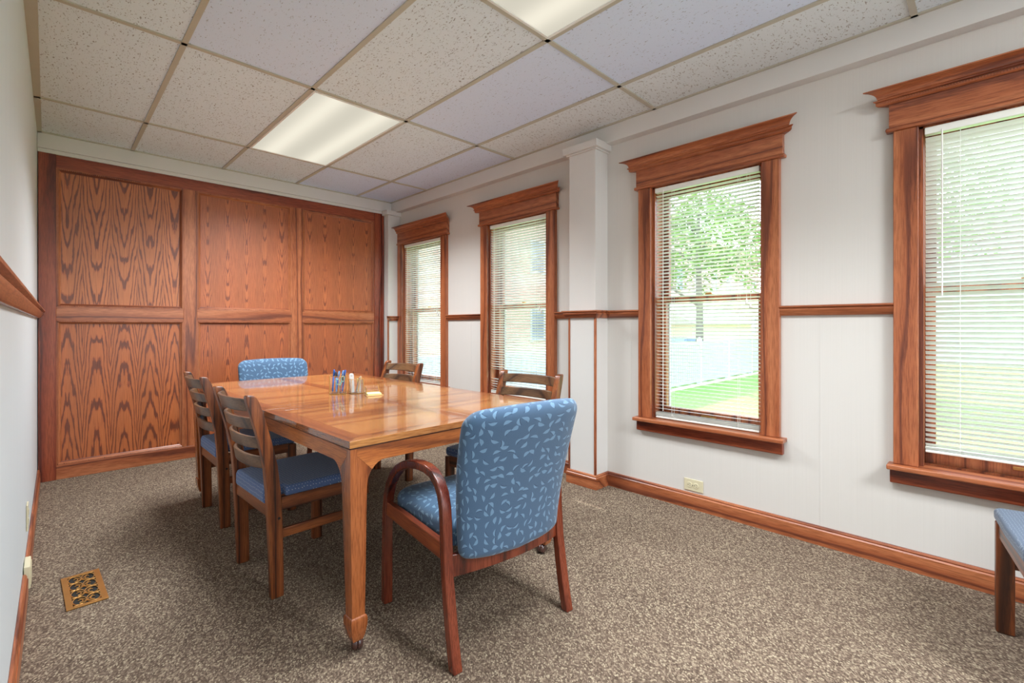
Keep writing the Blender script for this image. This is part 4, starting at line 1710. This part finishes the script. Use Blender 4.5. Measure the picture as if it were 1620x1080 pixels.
def tree(loc, h, r, seed, lab, group=None, n=2600):
    rnd = random.Random(seed)
    e = empty('leafy_tree', loc)
    tag(e, lab, 'tree', group)
    q = MB()
    q.tube([(0, 0, 0), (0.05, 0.02, h * 0.35), (-0.05, 0.05, h * 0.7), (0, 0, h * 0.95)], [0.16, 0.13, 0.08, 0.03], 8)
    for k in range(9):
        a = rnd.uniform(0, 2 * PI)
        z = h * rnd.uniform(0.35, 0.75)
        d = r * rnd.uniform(0.5, 0.85)
        q.tube([(0, 0, z), (d * 0.5 * math.cos(a), d * 0.5 * math.sin(a), z + d * 0.35), (d * math.cos(a), d * math.sin(a), z + d * 0.5)], [0.06, 0.04, 0.015], 6)
    q.build('trunk', 'bark', e, smooth=True)
    q = MB()
    for k in range(n):
        # clumped crown
        th_, ph = rnd.uniform(0, 2 * PI), math.acos(rnd.uniform(-0.75, 1))
        rr = r * (rnd.uniform(0.35, 1.0) ** 0.5) * (0.82 + 0.2 * math.sin(3 * th_ + seed) * math.sin(2.3 * ph))
        c = Vector((rr * math.sin(ph) * math.cos(th_), rr * math.sin(ph) * math.sin(th_), h * 0.66 + rr * 0.85 * math.cos(ph)))
        s = rnd.uniform(0.07, 0.15)
        u = Vector((rnd.uniform(-1, 1), rnd.uniform(-1, 1), rnd.uniform(-0.6, 0.6))).normalized()
        v = u.cross(Vector((rnd.uniform(-1, 1), rnd.uniform(-1, 1), 1))).normalized()
        w = u.cross(v) * s * 0.15
        q.add([c - u * s, c - v * s * 0.45 + w, c + u * s, c + v * s * 0.45 + w], [(0, 1, 2, 3)])
    f = q.build('foliage', 'leaf', e)
    f['kind'] = 'stuff'
    return e


tree((17.2, 7.5, GZ), 7.2, 2.9, 3, 'leafy tree behind the white fence, seen through the window right of the pilaster', n=5200)
tree((20.0, 2.2, GZ), 8.5, 3.4, 5, 'large leafy tree on the lawn, seen through the rightmost window', n=4800)


def building(name, x0, x1, y0, y1, h, wallm, rows, lab, roof_h=1.6):
    e = empty(name, ((x0 + x1) / 2, (y0 + y1) / 2, GZ))
    tag(e, lab, 'building')
    hx, hy = (x1 - x0) / 2, (y1 - y0) / 2
    q = MB()
    q.box(-hx, hx, -hy, hy, 0, h)
    q.build('walls', wallm, e)
    q = MB()
    o_ = 0.3
    q.add([(-hx - o_, -hy - o_, h), (hx + o_, -hy - o_, h), (hx + o_, hy + o_, h), (-hx - o_, hy + o_, h), (-hx - o_, 0, h + roof_h), (hx + o_, 0, h + roof_h)], [(0, 1, 5, 4), (2, 3, 4, 5), (0, 4, 3), (1, 2, 5), (0, 3, 2, 1)])
    q.build('roof', 'roofing', e)
    for zr in rows:
        k = -hx + 1.2
        while k < hx - 1.0:
            q = MB()
            for (a, b, c, d) in ((k - 0.08, k, zr - 0.08, zr + 1.58), (k + 0.9, k + 0.98, zr - 0.08, zr + 1.58), (k, k + 0.9, zr + 1.5, zr + 1.58), (k - 0.12, k + 1.02, zr - 0.1, zr), (k, k + 0.9, zr + 0.72, zr + 0.78)):
                q.box(a, b, -hy - 0.05, -hy + 0.01, c, d)
            w_ = q.build('window', 'vinyl', e)
            q = MB()
            q.box(k, k + 0.9, -hy - 0.02, -hy + 0.01, zr, zr + 1.5)
            q.build('pane', 'extglass', w_)
            k += 3.1
    return e


building('brick_house', 13.0, 50.0, 16.0, 25.0, 8.6, 'brick', (1.2, 4.6), 'long pale red brick building with white windows beyond the fence')
building('garage', 23.2, 31.5, 10.5, 14.5, 2.0, 'siding', (), 'low cream garage with a shallow gable roof beyond the white fence', roof_h=1.1)
building('white_house', 34.0, 44.0, -14.0, 6.0, 6.5, 'vinyl', (1.0, 3.8), 'white house across the lawn, seen through the rightmost window')

# parked car beyond the fence
e = empty('car', (20.0, 9.9, GZ), math.radians(4))
tag(e, 'slate-blue car parked beyond the white fence beside the garage', 'car')
q = MB()
body = [(-2.1, 0.35), (-2.15, 0.62), (-2.0, 0.82), (-1.1, 0.92), (-0.55, 1.36), (0.75, 1.40), (1.45, 0.98), (2.0, 0.90), (2.15, 0.66), (2.1, 0.35)]
q.prism(body, -0.85, 0.85, lambda x, z, t: (x, t * (1.0 if z < 1.0 else 0.84), z))
q.build('body', 'carpaint', e, bevel=0.05, seg=3)
q = MB()
q.prism([(-0.98, 0.96), (-0.5, 1.31), (0.70, 1.34), (1.25, 1.0)], -0.80, 0.80, lambda x, z, t: (x, t, z))
q.build('side_windows', 'extglass', e)
for sx in (-1.35, 1.35):
    for sy in (-0.80, 0.80):
        q = MB()
        q.lathe([(0.33, -0.11), (0.345, -0.06), (0.345, 0.06), (0.33, 0.11)], (0, 0, 0), 24, Matrix.Translation((sx, sy, 0.345)) @ Matrix.Rotation(PI / 2, 4, 'X'))
        q.build('wheel', 'tyre', e)
